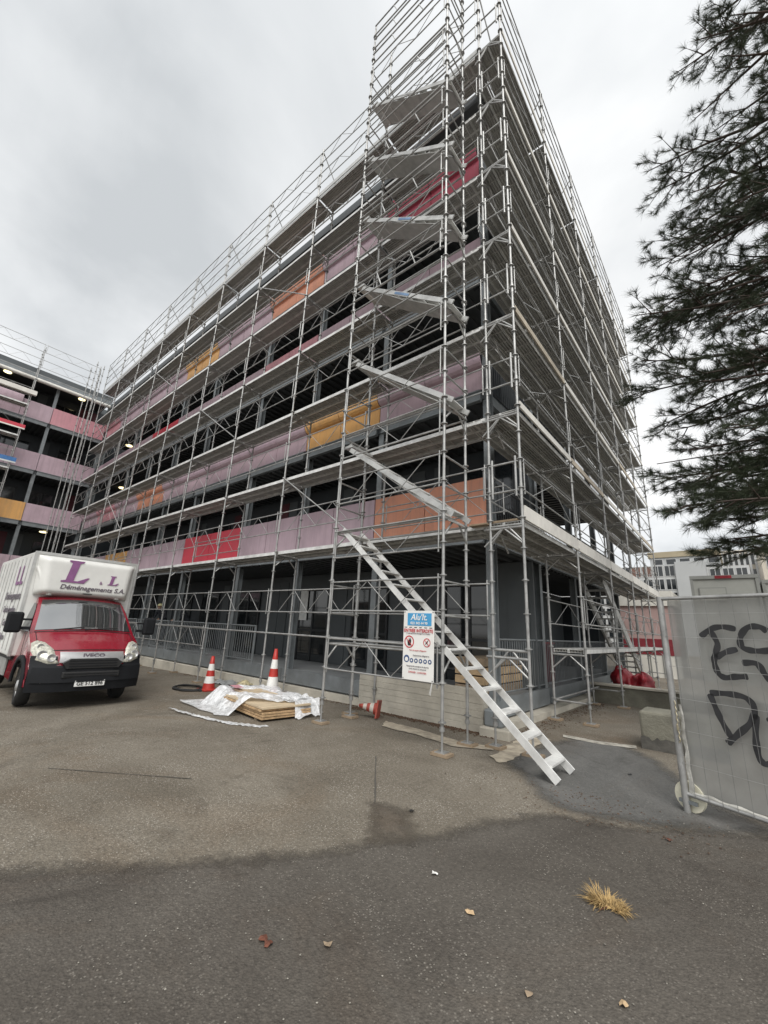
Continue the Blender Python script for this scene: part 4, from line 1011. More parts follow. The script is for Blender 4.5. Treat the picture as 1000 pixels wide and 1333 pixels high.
b = MB(); b.prism([(SX0 + .09, 1.375), (SX0 + .145, 1.375), (SX0 + .15, 1.45), (SX0 + .135, 1.49), (SX0 + .125, 1.45), (SX0 + .11, 1.49), (SX0 + .10, 1.44), (SX0 + .08, 1.46)], sy - .0032, sy - .001); part('hand_pictogram', b, M_BLK, bo)
b = MB(); b.prism([(SX1 - .15, 1.40), (SX1 - .13, 1.44), (SX1 - .09, 1.47), (SX1 - .11, 1.43), (SX1 - .10, 1.39), (SX1 - .12, 1.42)], sy - .0032, sy - .001); part('walker_pictogram', b, M_BLK, bo)
st('Port du casque obligatoire', .028, cxs + .0, 1.305, M_SRED); st('Equipements obligatoires', .028, cxs + .06, 1.235, M_GREYL)
disc(SX0 + .075, 1.19, .052, M_SNAVY); disc(SX0 + .075, 1.183, .03, M_SIGNW, 'pictogram_face', .004)
for i in range(5): disc(SX0 + .165 + i * .08, 1.17, .032, M_SNAVY); disc(SX0 + .165 + i * .08, 1.17, .014, M_SIGNW, 'pictogram_face', .004)
st('Respectez les consignes de sécurité', .027, cxs, 1.085, M_GREYL); st('Accès réservé au personnel', .027, cxs, 1.05, M_GREYL); st('DANGER - CHANTIER', .032, cxs, 1.0, M_SRED)
for x_, z_ in ((SX0 + .02, SZ1 - .02), (SX1 - .02, SZ1 - .02), (SX0 + .02, SZ0 + .02), (SX1 - .02, SZ0 + .02)):
    b = MB(); b.tube((x_, sy - .004, z_), (x_, sy + .05, z_), .008, 6); part('eyelet', b, M_BLK, bo)
b = MB(); b.tube((SX1 - .03, sy + .01, SZ0), (SX1 - .07, sy, SZ0 - .16), .004, 4); b.tube((SX1 - .025, sy + .01, SZ0), (SX1 - .05, sy, SZ0 - .17), .004, 4); part('cable_tie', b, M_WTXT, bo)

# ------------------------------------------------------------------ mesh fence with scrim and graffiti
FAN = R_(-22); FD = Vector((math.cos(FAN), math.sin(FAN), 0)); FN = Vector((math.sin(FAN), -math.cos(FAN), 0))   # normal towards the camera
F0 = Vector((-.63, 5.57, 0)); FLN = 3.45
def fpt(s, z, off=0.0): return F0 + FD * s + FN * off + Vector((0, 0, z))
def fhit(px, py, off=0.0):
    d = ray(px, py); o = Vector((0, 0, HC)); t = (F0 + FN * off - o).dot(FN) / d.dot(FN); p = o + d * t; return (p - F0).dot(FD), p.z
M_HEM = mat('dusty_hem', (.48, .47, .43), .8, 0, .25, 12, dirt=.4)
M_WIRE = mat('dull_wire', (.20, .20, .195), .6, .4, .15, 5)
fe = thing('site_fence', 'wire mesh fence panel with grey scrim and black graffiti beside the concrete block', 'fence', tuple(F0))
b = MB(); b.tube(fpt(0, .0), fpt(0, 2.08), .032, 12); part('post', b, M_TUBE, fe)
b = MB(); b.tube(fpt(FLN, .0), fpt(FLN, 2.08), .021, 10); part('post', b, M_TUBE, fe)
b = MB(); b.tube(fpt(0, 2.06), fpt(FLN, 2.06), .021, 10); part('top_rail', b, M_TUBE, fe)
b = MB(); b.tube(fpt(0, .17), fpt(FLN, .12), .019, 10); part('bottom_rail', b, M_TUBE, fe)
s = .10
while s < FLN - .04:
    b = MB(); b.tube(fpt(s, .165, .02), fpt(s, 2.06, .02), .0026, 4); part('mesh_wire', b, M_WIRE, fe); s += .115
for z in (.45, .75, 1.05, 1.36, 1.66, 1.90):
    b = MB(); b.tube(fpt(0, z, .024), fpt(FLN, z, .024), .0026, 4); part('mesh_wire', b, M_TUBE, fe)
def scrim_mat():
    m = bpy.data.materials.new('scrim_cloth'); m.use_nodes = True; t = m.node_tree; t.nodes.clear()
    o = N(t, 'ShaderNodeOutputMaterial'); d = N(t, 'ShaderNodeBsdfDiffuse'); tl = N(t, 'ShaderNodeBsdfTranslucent'); tp = N(t, 'ShaderNodeBsdfTransparent')
    co = N(t, 'ShaderNodeTexCoord'); n = N(t, 'ShaderNodeTexNoise', i_Scale=2.2, i_Detail=7.0, i_Roughness=.65); t.links.new(co.outputs['Object'], n.inputs['Vector'])
    r_ = N(t, 'ShaderNodeValToRGB'); r_.color_ramp.elements[0].color = (.30, .30, .285, 1); r_.color_ramp.elements[1].color = (.43, .43, .41, 1); r_.color_ramp.elements[0].position = .35; r_.color_ramp.elements[1].position = .68; t.links.new(n.outputs[0], r_.inputs[0])
    t.links.new(r_.outputs[0], d.inputs[0]); tl.inputs[0].default_value = (.36, .36, .345, 1)
    a = N(t, 'ShaderNodeMixShader'); a.inputs[0].default_value = .4; t.links.new(d.outputs[0], a.inputs[1]); t.links.new(tl.outputs[0], a.inputs[2])
    c = N(t, 'ShaderNodeMixShader'); c.inputs[0].default_value = .80; t.links.new(tp.outputs[0], c.inputs[1]); t.links.new(a.outputs[0], c.inputs[2])
    t.links.new(c.outputs[0], o.inputs[0]); return m
b = MB()
def scr(u, v):
    s = .05 + (FLN - .1) * u; z = .19 + 1.85 * v
    wv_ = .022 * mnoise.noise(Vector((s * 1.7, z * 2.6, 1))) + .010 * mnoise.noise(Vector((s * 5, z * 4, 3)))
    return fpt(s, z - (.03 * abs(math.sin(s * 5)) if v == 0 else 0), -.045 + wv_)
b.grid(scr, 90, 50); scm = part('scrim', b, scrim_mat(), fe)
b = MB(); b.grid(lambda u, v: fpt(.062 + .006 * math.sin(v * 17) + (u - .5) * (.026 + .022 * (1 - v)) * (1 + .4 * mnoise.noise(Vector((v * 9, 0, 3)))), .19 + .80 * v, -.006 + .006 * math.sin(u * 3.14) + .008 * mnoise.noise(Vector((u * 3, v * 14, 5)))), 5, 40); part('scrim_hem', b, M_HEM, scm)
b = MB(); b.grid(lambda u, v: fpt(.06 + (FLN - .12) * u, .19 - .05 * u + (v - .5) * .038 * (1 + .7 * mnoise.noise(Vector((u * 30, 4, 1)))) + .025 * mnoise.noise(Vector((u * 16, 0, 2))), -.008 + .010 * math.sin(v * 3.14) + .02 * mnoise.noise(Vector((u * 22, v * 2, 8)))), 90, 4); part('scrim_hem', b, M_HEM, scm)
M_GRAF = mat('spray_paint', (0.03, 0.03, 0.032), .7, 0, .3, 6.0)
def stroke(pix, wid):
    P = [fhit(*q) for q in pix]
    # catmull-rom through the points
    out = []
    for i in range(len(P) - 1):
        p0, p1, p2, p3 = P[max(0, i - 1)], P[i], P[i + 1], P[min(len(P) - 1, i + 2)]
        for k in range(8):
            t = k / 8; f = lambda a, b_, c, d: .5 * ((2 * b_) + (-a + c) * t + (2 * a - 5 * b_ + 4 * c - d) * t * t + (-a + 3 * b_ - 3 * c + d) * t ** 3)
            out.append((f(p0[0], p1[0], p2[0], p3[0]), f(p0[1], p1[1], p2[1], p3[1])))
    out.append(P[-1]); b = MB(); vs = []; n = len(out)
    for i, (s, z) in enumerate(out):
        a = out[max(0, i - 1)]; c = out[min(n - 1, i + 1)]; d = Vector((c[0] - a[0], c[1] - a[1])); d = d.normalized() if d.length else Vector((1, 0)); nn = Vector((-d.y, d.x))
        w_ = wid * (.5 + .06 * math.sin(i * .7)) * (0.6 if i in (0, n - 1) else 1)
        vs.append(fpt(s + nn.x * w_, z + nn.y * w_, .0)); vs.append(fpt(s - nn.x * w_, z - nn.y * w_, .0))
    b.add(vs, [(2 * i, 2 * i + 1, 2 * i + 3, 2 * i + 2) for i in range(n - 1)]); part('graffiti_stroke', b, M_GRAF, scm)
for pix in ([(912, 829), (925, 819), (940, 816), (958, 819)], [(925, 822), (934, 838), (931, 852), (930, 862), (935, 876), (944, 882), (958, 881), (974, 881)], [(932, 856), (945, 849), (960, 845)],
            [(999, 822), (988, 816), (973, 817), (964, 829), (966, 842), (980, 847), (1000, 847), (1020, 842)], [(966, 863), (985, 864), (996, 878), (1005, 888)],
            [(924, 902), (945, 903), (970, 908), (982, 922), (978, 940), (962, 955), (947, 968)], [(924, 903), (932, 922), (942, 943), (952, 960)], [(984, 930), (984, 960), (988, 985), (998, 995), (1015, 990)], [(1008, 820), (1030, 830), (1010, 860), (1040, 880)], [(1000, 940), (1020, 930), (1035, 945), (1030, 965)]): stroke(pix, .052)
b = MB(); c = fpt(.02, .10, -.05); 
n = 24
for r0, r1, y0, y1 in ((.125, .125, -.02, .02),):
    vs = []
    for off in (-.02, .02):
        for i in range(n): a = 2 * math.pi * i / n; vs.append(c + FD * (.135 * math.cos(a)) + Vector((0, 0, .135 * math.sin(a) + .04)) + FN * off)
    b.add(vs, [(i, (i + 1) % n, n + (i + 1) % n, n + i) for i in range(n)] + [tuple(range(n)), tuple(range(2 * n - 1, n - 1, -1))])
part('wheel_disc', b, mat('ivory_plastic', (.66, .63, .50), .5, 0, .08, 6.0, dirt=.3), fe)
b = MB(); b.beam(fpt(-.06, .10, -.0), fpt(.10, .10, -.0), .03, .03); part('axle_clip', b, M_STEEL, fe)
b = MB()
for i in range(14): 
    z = 1.02 - i * .028; b.tube(fpt(.03 + .012 * (i % 2), z, .03), fpt(.04 - .012 * (i % 2), z - .028, .035), .006, 5)
b.bevbox(tuple(fpt(.02, .74, .03)), tuple(fpt(.05, .80, .055)), .004); part('chain_and_padlock', b, mat('brass_chain', (.45, .40, .28), .35, .7, .2, 9), fe)

# ------------------------------------------------------------------ concrete block, far low wall, red sacks
cbk = thing('concrete_block', 'square mossy concrete block with a damp dark base beside the fence post', 'concrete block', (-1.1, 8.3, 0))
b = MB(); b.bevbox((-1.40, 8.12, 0), (-.30, 8.75, .54), .035)
part('block', b, M_CONCD, cbk)
b = MB(); rr_ = random.Random(9); tp_ = [(-1.405 + 1.1 * i / 30, .17 + .05 * mnoise.noise(Vector((i * .35, 0, 0))) + rr_.uniform(-.015, .015)) for i in range(31)]
b.add([(x, 8.1165, 0.002) for x, _ in tp_] + [(x, 8.1165, z) for x, z in tp_], [(i, i + 1, 32 + i, 31 + i) for i in range(30)]); part('damp_stain', b, mat('damp_concrete', (.085, .08, .07), .8, 0, .3, 6, .3, 30), cbk)
fw = thing('retaining_wall', 'long low mossy concrete wall behind the end scaffold legs', 'wall', (-1, 13.2, 0))
b = MB(); b.bevbox((-3.25, 12.78, -.1), (6.5, 13.0, .42), .02); part('wall_panel', b, M_CONCD, fw)
b = MB(); b.bevbox((-3.28, 12.74, .421), (6.5, 13.04, .475), .01); part('coping', b, M_CONC, fw)
M_SACK = mat('red_plastic', (.24, .010, .018), .45, 0, .35, 5.0); M_SACKW = mat('white_stripe', (.7, .6, .58), .5)
def sack(label, x, y, z, sx, sy_, sz, seed):
    t_ = thing('red_bag', label, 'bag', (x, y, z), local=True)
    b = MB(); n = 20
    def f(u, v):
        a = 2 * math.pi * u; ph = math.pi * v; r_ = math.sin(ph) ** .6
        k = 1 + .42 * mnoise.noise(Vector((math.cos(a) * 2.2 + seed, math.sin(a) * 2.2, v * 4))) + .16 * mnoise.noise(Vector((math.cos(a) * 6 + seed, math.sin(a) * 6, v * 9)))
        return (sx * r_ * math.cos(a) * k, sy_ * r_ * math.sin(a) * k, sz * (1 - math.cos(ph)) / 2 * (1 + .2 * mnoise.noise(Vector((math.cos(a), math.sin(a), seed)))))
    b.grid(f, 44, 28); part('bag_body', b, M_SACK, t_)
    b = MB(); b.grid(lambda u, v: tuple(Vector(f(.68 + .2 * u, .42 + .10 * v)) * 1.02), 10, 3); part('white_stripe', b, M_SACKW, t_)
sack('bulging red bag with white stripe on the ground behind the low mossy wall', -2.62, 13.6, 0.0, .26, .28, .86, 1.0)
sack('red bag leaning lower right of the striped one behind the mossy wall', -2.2, 13.7, 0.0, .30, .3, .74, 5.0)
# wrapped timber behind the ground-floor railing
wb = thing('timber_bundle', 'bundle of pale timber behind the ground-floor bar railing at the corner', 'timber', (-4.3, 8.9, Z0))
for i in range(4):
    b = MB(); b.bevbox((-3.85, 7.75, Z0 + .02 + i * .17), (-4.5, 9.6, Z0 + .165 + i * .17), .01); part('plank_bundle', b, M_WOOD if i in (2, 1) else M_WOODD, wb)
rbx = thing('red_crate', 'dark red crate standing inside the end gallery behind the bar railing', 'crate', (-4.4, 11.4, Z0))
b = MB(); b.bevbox((-4.0, 10.9, Z0), (-4.9, 12.3, Z0 + .95), .02); part('crate_body', b, M_PANEL['maroon'], rbx)
b = MB(); b.bevbox((-3.98, 10.88, Z0 + .951), (-4.92, 12.32, Z0 + 1.0), .01); part('crate_lid', b, M_SACK, rbx)
nt_ = thing('paper_notice', 'white paper notice on the glazing behind the scaffold above the cone', 'notice', (-11.0, 9.55, 1.6))
b = MB(); b.box((-11.75, 9.555, 1.75), (-11.35, 9.562, 2.75)); part('sheet', b, M_WTXT, nt_)

# ------------------------------------------------------------------ litter and dry grass
LEAFN = ['dead_leaf', 'dead_leaf', 'wood_chip', 'black_scrap', 'wood_chip', 'black_scrap', 'dead_leaf', 'wood_chip', 'wood_chip', 'paper_scrap']
LEAFL = ['reddish dead leaf touching a second one on the dark asphalt', 'smaller reddish dead leaf touching a bigger one on the dark asphalt', 'pale wood chip on the dark asphalt between leaf and grass tuft', 'black scrap on the worn asphalt beside the pavement joint', 'brown wood splinter on the dark asphalt right of the red leaves', 'black scrap on the smooth asphalt patch beside the stair foot', 'dead leaf on the asphalt below the fence wheel disc', 'brown wood chip on bare dark asphalt away from other litter', 'pale wood chip on dark asphalt below the dry grass tuft', 'white paper scrap on the dark asphalt above the pale chip']
M_LEAF = mat('dead_leaf', (.13, .045, .025), .8, 0, .3, 20)
for i, (px, py) in enumerate([(343, 1226), (349, 1233), (612, 1191), (536, 1058), (427, 1234), (820, 1010), (872, 1096), (689, 1298), (812, 1312), (566, 1140)]):
    p = at_z(px, py); rl = random.Random(i); b = MB(); r_ = .028
    n = 9; b.add([(0, 0, .012)] + [(r_ * rl.uniform(.5, 1.1) * math.cos(2 * math.pi * k / n), r_ * rl.uniform(.5, 1.1) * math.sin(2 * math.pi * k / n), rl.uniform(.0, .015)) for k in range(n)], [(0, 1 + k, 1 + (k + 1) % n) for k in range(n)])
    lt_ = [M_LEAF, M_LEAF, M_WOOD, M_BLK, M_WOODD, M_BLK, M_LEAF, M_WOODD, M_WOOD, M_CW][i]
    tag(put(LEAFN[i], b.mesh('litter', lt_), None, (p.x, p.y, .010)), LEAFL[i], 'litter')
p = at_z(793, 1183); M_STRAW = mat('dry_straw', (.42, .285, .12), .8, 0, .35, 40)
b = MB(); rg_ = random.Random(2)
for i in range(520):
    cl = i % 3; a = rg_.gauss((2.5, 1.2, .2)[cl] + .5, .95); el_ = abs(rg_.gauss(.35, .3)); L = rg_.uniform(.05, .15) * (1.0, .85, .7)[cl]
    base = Vector((rg_.gauss((-.03, .0, .05)[cl], .02), rg_.gauss(0, .016), .006)); d = Vector((math.cos(a) * math.cos(el_), math.sin(a) * math.cos(el_), math.sin(el_)))
    mid = base + d * L * .6; tip = base + d * L + Vector((0, 0, -.02 * rg_.random() - .01)); sdv = d.cross(Vector((0, 0, 1))); sdv = sdv.normalized() * .0020 if sdv.length > .01 else Vector((.002, 0, 0))
    tip.z = max(.004, tip.z); b.add([base - sdv, base + sdv, mid + sdv, mid - sdv, tip], [(0, 1, 2, 3), (3, 2, 4)])
gt_ = thing('dry_grass_tuft', 'straw-coloured tuft of dead grass lying on the dark asphalt', 'grass tuft', (p.x, p.y, .006), local=True)
o = part('blades', b, M_STRAW, gt_); o['kind'] = 'stuff'
b = MB()
for i in range(7): a = rg_.uniform(0, 6.28); b.tube((0, 0, .008), (.10 * math.cos(a), .10 * math.sin(a), .012), .0035, 4)
part('roots', b, M_LEAF, gt_)

# ------------------------------------------------------------------ workers in the shaded gallery
M_CLO = mat('dark_work_clothes', (.025, .028, .035), .85, 0, .2, 10); M_SKIN = mat('skin', (.40, .24, .17), .6, 0, .05); M_HAT = mat('pale_hard_hat', (.60, .56, .30), .4)
def person(label, loc, rz, lean, hat):
    t_ = thing('person', label, 'person', loc, rz, local=True)
    J = {'pel': (0, 0, .95, .135), 'wst': (.02 + .05 * lean, 0, 1.12, .13), 'chs': (.06 + .16 * lean, 0, 1.34, .15), 'nek': (.10 + .24 * lean, 0, 1.50, .055), 'hed': (.12 + .29 * lean, 0, 1.60, .085), 'top': (.13 + .31 * lean, 0, 1.70, .075)}
    for s_, n in ((-1, 'l'), (1, 'r')):
        J.update({'hip' + n: (0, .095 * s_, .90, .10), 'kne' + n: (.05, .11 * s_, .50, .065), 'ank' + n: (-.02, .11 * s_, .09, .045), 'toe' + n: (.14, .12 * s_, .04, .04),
                  'sho' + n: (.06 + .18 * lean, .19 * s_, 1.43, .065), 'elb' + n: (.12 + .18 * lean, .26 * s_, 1.16, .048), 'wri' + n: (.32 + .2 * lean, .17 * s_, 1.06, .034), 'hnd' + n: (.40 + .2 * lean, .13 * s_, 1.06, .03)})
    E_ = [('pel', 'wst'), ('wst', 'chs'), ('chs', 'nek'), ('nek', 'hed'), ('hed', 'top')]
    for n in 'lr': E_ += [('pel', 'hip' + n), ('hip' + n, 'kne' + n), ('kne' + n, 'ank' + n), ('ank' + n, 'toe' + n), ('chs', 'sho' + n), ('sho' + n, 'elb' + n), ('elb' + n, 'wri' + n), ('wri' + n, 'hnd' + n)]
    ks = list(J); me = bpy.data.meshes.new('body'); me.from_pydata([J[k][:3] for k in ks], [(ks.index(a), ks.index(c)) for a, c in E_], [])
    o = put('body', me, t_); o.modifiers.new('skin', 'SKIN'); o.modifiers.new('sub', 'SUBSURF').levels = 2; o.modifiers['sub'].render_levels = 2
    sv = me.skin_vertices[0].data
    for i, k in enumerate(ks): sv[i].radius = (J[k][3], J[k][3]); 
    sv[0].use_root = True; me.materials.append(M_CLO)
    hx, hz = J['hed'][0], J['hed'][2]
    b = MB(); b.lathe([(.001, -.10), (.055, -.09), (.085, -.03), (.09, .03), (.075, .09), (.001, .115)], 14, (hx + .01, 0, hz + .01)); hd = part('head', b, M_SKIN, t_)
    b = MB(); b.lathe([(.135, .045), (.105, .05), (.10, .10), (.06, .145), (.001, .155)], 16, (hx, 0, hz)); part('hard_hat' if hat else 'hair', b, M_HAT if hat else M_CLO, t_)
    for s_ in (-1, 1):
        b = MB(); hx2, hy2, hz2 = J['wri' + ('l' if s_ < 0 else 'r')][:3]
        b.bevbox((hx2 + .0, hy2 - .02, hz2 - .04), (hx2 + .09, hy2 + .02, hz2 + .04), .012)
        for f_ in range(4): b.tube((hx2 + .085, hy2, hz2 - .03 + f_ * .02), (hx2 + .15 - .01 * abs(f_ - 1.5), hy2 - s_ * .03, hz2 - .035 + f_ * .02), .009, 6)
        b.tube((hx2 + .03, hy2, hz2 + .04), (hx2 + .08, hy2 - s_ * .03, hz2 + .065), .010, 6); part('hand', b, M_SKIN, t_)
    return t_
person('person in dark work clothes and pale hard hat bending in the ground-floor gallery', (-19.6, 8.4, Z0), R_(-60), 1.0, True)
person('bare-headed person in dark clothes leaning forward in the ground-floor gallery', (-17.3, 8.4, Z0), R_(-120), .9, False)

# loose grit, leaf crumbs along the wall foot, pebbles on the asphalt
M_GRIT = mat('grit_pale', (.30, .28, .24), .9, 0, .35, 30); M_CRUMB = mat('leaf_crumbs', (.085, .050, .030), .9, 0, .4, 30)
def scatter(name, fn, n, m, r0, r1, seed, label=None):
    rs_ = random.Random(seed); b = MB()
    for i in range(n):
        x, y = fn(rs_); r_ = rs_.uniform(r0, r1); a = rs_.uniform(0, 6.28); z = gz(x, y) + .003 + (.008 if y < 6 else .003)
        c, s_ = math.cos(a) * r_, math.sin(a) * r_
        b.add([(x + c, y + s_, z), (x - s_, y + c, z), (x - c, y - s_, z), (x + s_, y - c, z), (x + rs_.uniform(-.3, .3) * r_, y + rs_.uniform(-.3, .3) * r_, z + r_ * rs_.uniform(.4, .9))], [(0, 1, 4), (1, 2, 4), (2, 3, 4), (3, 0, 4)])
    o = put(name, b.mesh(name, m)); o['kind'] = 'stuff'; o['label'] = label; o['category'] = 'debris'
scatter('loose_grit', lambda q: (q.uniform(-9, 2.2), q.uniform(1.0, 7.0)), 2600, M_GRIT, .002, .006, 31, 'fine pale grit scattered over the asphalt')
def foot(q):
    t = q.random(); 
    if t < .6: return (q.uniform(-6.4, -3.2), 6.93 - abs(q.gauss(0, .10)))
    if t < .8: return (q.uniform(-14, -6.4), 7.06 - abs(q.gauss(0, .12)))
    return (-3.15 + abs(q.gauss(0, .2)), q.uniform(7.2, 12.5))
scatter('leaf_crumbs', foot, 2200, M_CRUMB, .006, .022, 32, 'brown leaf crumbs gathered along the foot of the building')
scatter('leaf_crumbs', lambda q: (-1.3 + q.gauss(0, .5), 5.0 + q.gauss(0, .25)), 260, M_CRUMB, .004, .012, 33, 'sparse brown crumbs on the asphalt near the stair foot')

# ------------------------------------------------------------------ background: cabins, kiosk and apartment blocks
M_CAB = mat('cabin_grey', (.30, .305, .28), .6, 0, .06, 1.0, dirt=.25); M_CABD = mat('cabin_frame', (.22, .225, .21), .6, 0, .08, 2.0)
def cabin(label, x0, x1, y0, y1, z0, z1, tagred=False):
    c = thing('site_cabin', label, 'cabin', ((x0 + x1) / 2, y0, z0))
    b = MB(); b.box((x0 + .05, y0 + .05, z0), (x1 - .05, y1, z1 - .1)); part('cabin_wall', b, M_CAB, c)
    b = MB(); b.box((x0, y0, z0), (x0 + .12, y0 + .12, z1 - .16)); b.box((x1 - .12, y0, z0), (x1, y0 + .12, z1 - .16)); part('corner_post', b, M_CABD, c)
    b = MB(); b.box((x0, y0 - .01, z1 - .159), (x1, y1, z1)); part('roof_frame', b, M_CABD, c)
    b = MB(); b.box((x0 + .28, y0 + .02, z1 - 1.2), (x0 + 1.3, y0 + .049, z1 - .55)); w_ = part('shutter', b, M_CABD, c)
    b = MB(); b.box((x0 + .32, y0 + .005, z1 - 1.16), (x0 + 1.26, y0 + .019, z1 - .59)); part('shutter_leaf', b, M_CAB, w_)
    if tagred: b = MB(); b.box((x0 + .95, y0 - .03, z1 - .15), (x0 + 1.55, y0 - .012, z1 - .02)); part('red_plate', b, M_SACK, c)
cabin('grey site cabin with a red plate on its roof edge behind the fence', -1.46, 1.0, 24.5, 30.5, 2.1, 4.68, True)
cabin('lower grey site cabin carrying the cabin with the red plate', -1.46, 1.0, 24.5, 30.5, -.3, 2.09)
cabin('plain grey site cabin next to the stacked cabins behind the fence', 1.1, 3.5, 25.2, 31.0, 1.6, 4.5)
M_KPINK = mat('kiosk_pink', (.42, .29, .27), .7, 0, .1, 1.0, dirt=.3); M_KW = mat('kiosk_white', (.66, .64, .58), .7, 0, .06, 1.0, dirt=.2)
ki = thing('kiosk', 'pale kiosk with a pink band and red stripe behind the end scaffold', 'kiosk', (-5, 24, -.4))
b = MB(); b.box((-4.6, 24.0, -.4), (-2.30, 28, 1.0)); part('lower_wall', b, M_KW, ki)
b = MB(); b.box((-4.6, 23.98, 1.001), (-2.28, 28, 1.72)); part('red_stripe', b, mat('faded_red', (.20, .018, .028), .7, 0, .15, 2), ki)
b = MB(); b.box((-4.6, 24.0, 1.721), (-2.30, 28, 3.25)); part('pink_wall', b, M_KPINK, ki)
b = MB(); b.box((-4.7, 23.9, 3.251), (-2.2, 28.1, 3.95)); part('parapet', b, M_KW, ki)
for i in range(5):
    b = MB(); b.box((-4.4 + i * .5, 23.975, -.38), (-4.36 + i * .5, 23.998, .98)); part('cladding_joint', b, M_CABD, ki)
M_APW = mat('apartment_white', (.47, .475, .47), .8, 0, .06, .3); M_APG = mat('apartment_grey', (.40, .41, .41), .8, 0, .05, .3); M_APC = mat('apartment_cream', (.55, .50, .42), .8, 0, .06, .3); M_APY = mat('penthouse_ochre', (.34, .29, .20), .8, 0, .08, .3)
M_SHUT = mat('brown_blind', (.16, .09, .07), .8, 0, .2, .5)
ap = thing('apartment_block', 'white apartment block with gridded windows, a blank grey gable and ochre penthouse', 'building', (-6, 70, -.4))
b = MB(); b.box((-14, 70, -.4), (-5.62, 84, 12.0)); part('wall', b, M_APW, ap)
b = MB(); b.box((-5.6, 69.6, -.4), (-2.2, 84, 12.4)); part('gable_wall', b, M_APG, ap)
b = MB(); b.box((-2.18, 70.2, -.4), (2.2, 84, 11.6)); part('wall', b, M_APW, ap)
b = MB(); b.box((-8.6, 71, 12.01), (-.6, 82, 13.3)); part('penthouse', b, M_APG, ap)
b = MB(); b.box((-8.8, 70.8, 13.31), (-.4, 82, 14.1)); part('penthouse_roof', b, M_APY, ap)
def awin(parent, x0, x1, y, z0, z1, m=M_GLASS, mull=1):
    b = MB(); t = .08
    b.box((x0, y - .06, z0), (x0 + t, y - .002, z1)); b.box((x1 - t, y - .06, z0), (x1, y - .002, z1)); b.box((x0 + t, y - .06, z0), (x1 - t, y - .002, z0 + t)); b.box((x0 + t, y - .06, z1 - t), (x1 - t, y - .002, z1))
    if mull: b.box(((x0 + x1) / 2 - t / 2, y - .06, z0 + t), ((x0 + x1) / 2 + t / 2, y - .002, z1 - t))
    w_ = part('window', b, M_APW, parent); b = MB(); b.box((x0 + t, y - .03, z0 + t), (x1 - t, y - .003, z1 - t)); part('pane', b, m, w_); return w_
ra = random.Random(4)
for r in range(6):
    for i in range(6): awin(ap, -13.7 + i * 1.36, -13.7 + i * 1.36 + 1.22, 70, 1.2 + r * 1.85, 2.75 + r * 1.85, M_SHUT if ra.random() < .25 else M_GLASS)
    for i in range(3): awin(ap, -1.9 + i * 1.35, -1.9 + i * 1.35 + 1.2, 70.2, 1.2 + r * 1.75, 2.6 + r * 1.75, M_SHUT if ra.random() < .3 else M_GLASS)
for i in range(5): awin(ap, -8.3 + i * 1.6, -8.3 + i * 1.6 + 1.3, 71, 12.2, 13.1, M_GLASS, 0)
ap2 = thing('apartment_block', 'cream apartment tower with vertical pilasters behind the pine branches', 'building', (3, 90, -.4))
b = MB(); b.box((-1.4, 90, -.4), (4.6, 104, 17.0)); part('wall', b, M_APC, ap2)
for i in range(9): b = MB(); b.box((-1.3 + i * .7, 89.6, -.4), (-1.0 + i * .7, 89.99, 16.6)); part('pilaster', b, M_APW, ap2)
for i in range(8):
    for r in range(6): b = MB(); b.box((-.98 + i * .7, 89.93, 1.5 + r * 2.6), (-.62 + i * .7, 89.99, 3.3 + r * 2.6)); part('window', b, M_GLASS, ap2)
ap3 = thing('apartment_block', 'beige apartment block with paired windows beyond the cream tower', 'building', (9, 80, -.4))
b = MB(); b.box((3.9, 80, -.4), (18, 95, 15.4)); part('wall', b, M_APC, ap3)
for r in range(5):
    for i in range(5): awin(ap3, 4.4 + i * 1.9, 4.4 + i * 1.9 + 1.4, 80, 2 + r * 2.6, 3.8 + r * 2.6, M_GLASS)
ap4 = thing('apartment_block', 'long pale distant block glimpsed past the far end of the scaffold', 'building', (-25, 100, -.4))
b = MB(); b.box((-40, 100, -.4), (-9.5, 112, 13.5)); part('wall', b, M_APW, ap4)
for r in range(5):
    for i in range(10): awin(ap4, -24 + i * 1.45, -24 + i * 1.45 + 1.2, 100, 2 + r * 2.2, 3.6 + r * 2.2, M_GLASS, 0)
    
# ------------------------------------------------------------------ pine tree (trunk stands right of the frame)
M_BARK = mat('pine_bark', (.075, .055, .045), .9, 0, .35, 8.0, .6, 25)
M_NEED = mat('pine_needles', (.044, .058, .030), .65, 0, .5, 1.6, col2=(.026, .034, .020))
TX, TY = 3.55, 9.4
pt = thing('pine_tree', 'dark long-needled pine reaching its branches over the fence', 'tree', (TX, TY, 0), local=True)
rt = random.Random(21)
b = MB(); prev = (0, 0, -.1, .26)
trunk = []
for i in range(13):
    t = i / 12; trunk.append(Vector((.25 * math.sin(t * 3), .2 * math.sin(t * 2.2 + 1) - .17, t * 17.5)))
for i in range(12): b.tube(trunk[i], trunk[i + 1], .26 * (1 - i / 13), 12, .26 * (1 - (i + 1) / 13), cap=False)
trk = part('trunk', b, M_BARK, pt)
limbs = MB(); nd = MB()
def tuft(c, d, L=.17, n=26):
    d = d.normalized()
    for i in range(n):
        v = Vector((rt.gauss(0, 1), rt.gauss(0, 1), rt.gauss(0, 1))).normalized(); v = (v * .75 + d * .75 + Vector((0, 0, .12))).normalized()
        o_ = c - d * rt.random() * .10; sdv = v.cross(Vector((rt.random(), rt.random(), rt.random()))).normalized() * .0034
        nd.add([o_ - sdv, o_ + sdv, o_ + v * L * rt.uniform(.7, 1.1)], [(0, 1, 2)])
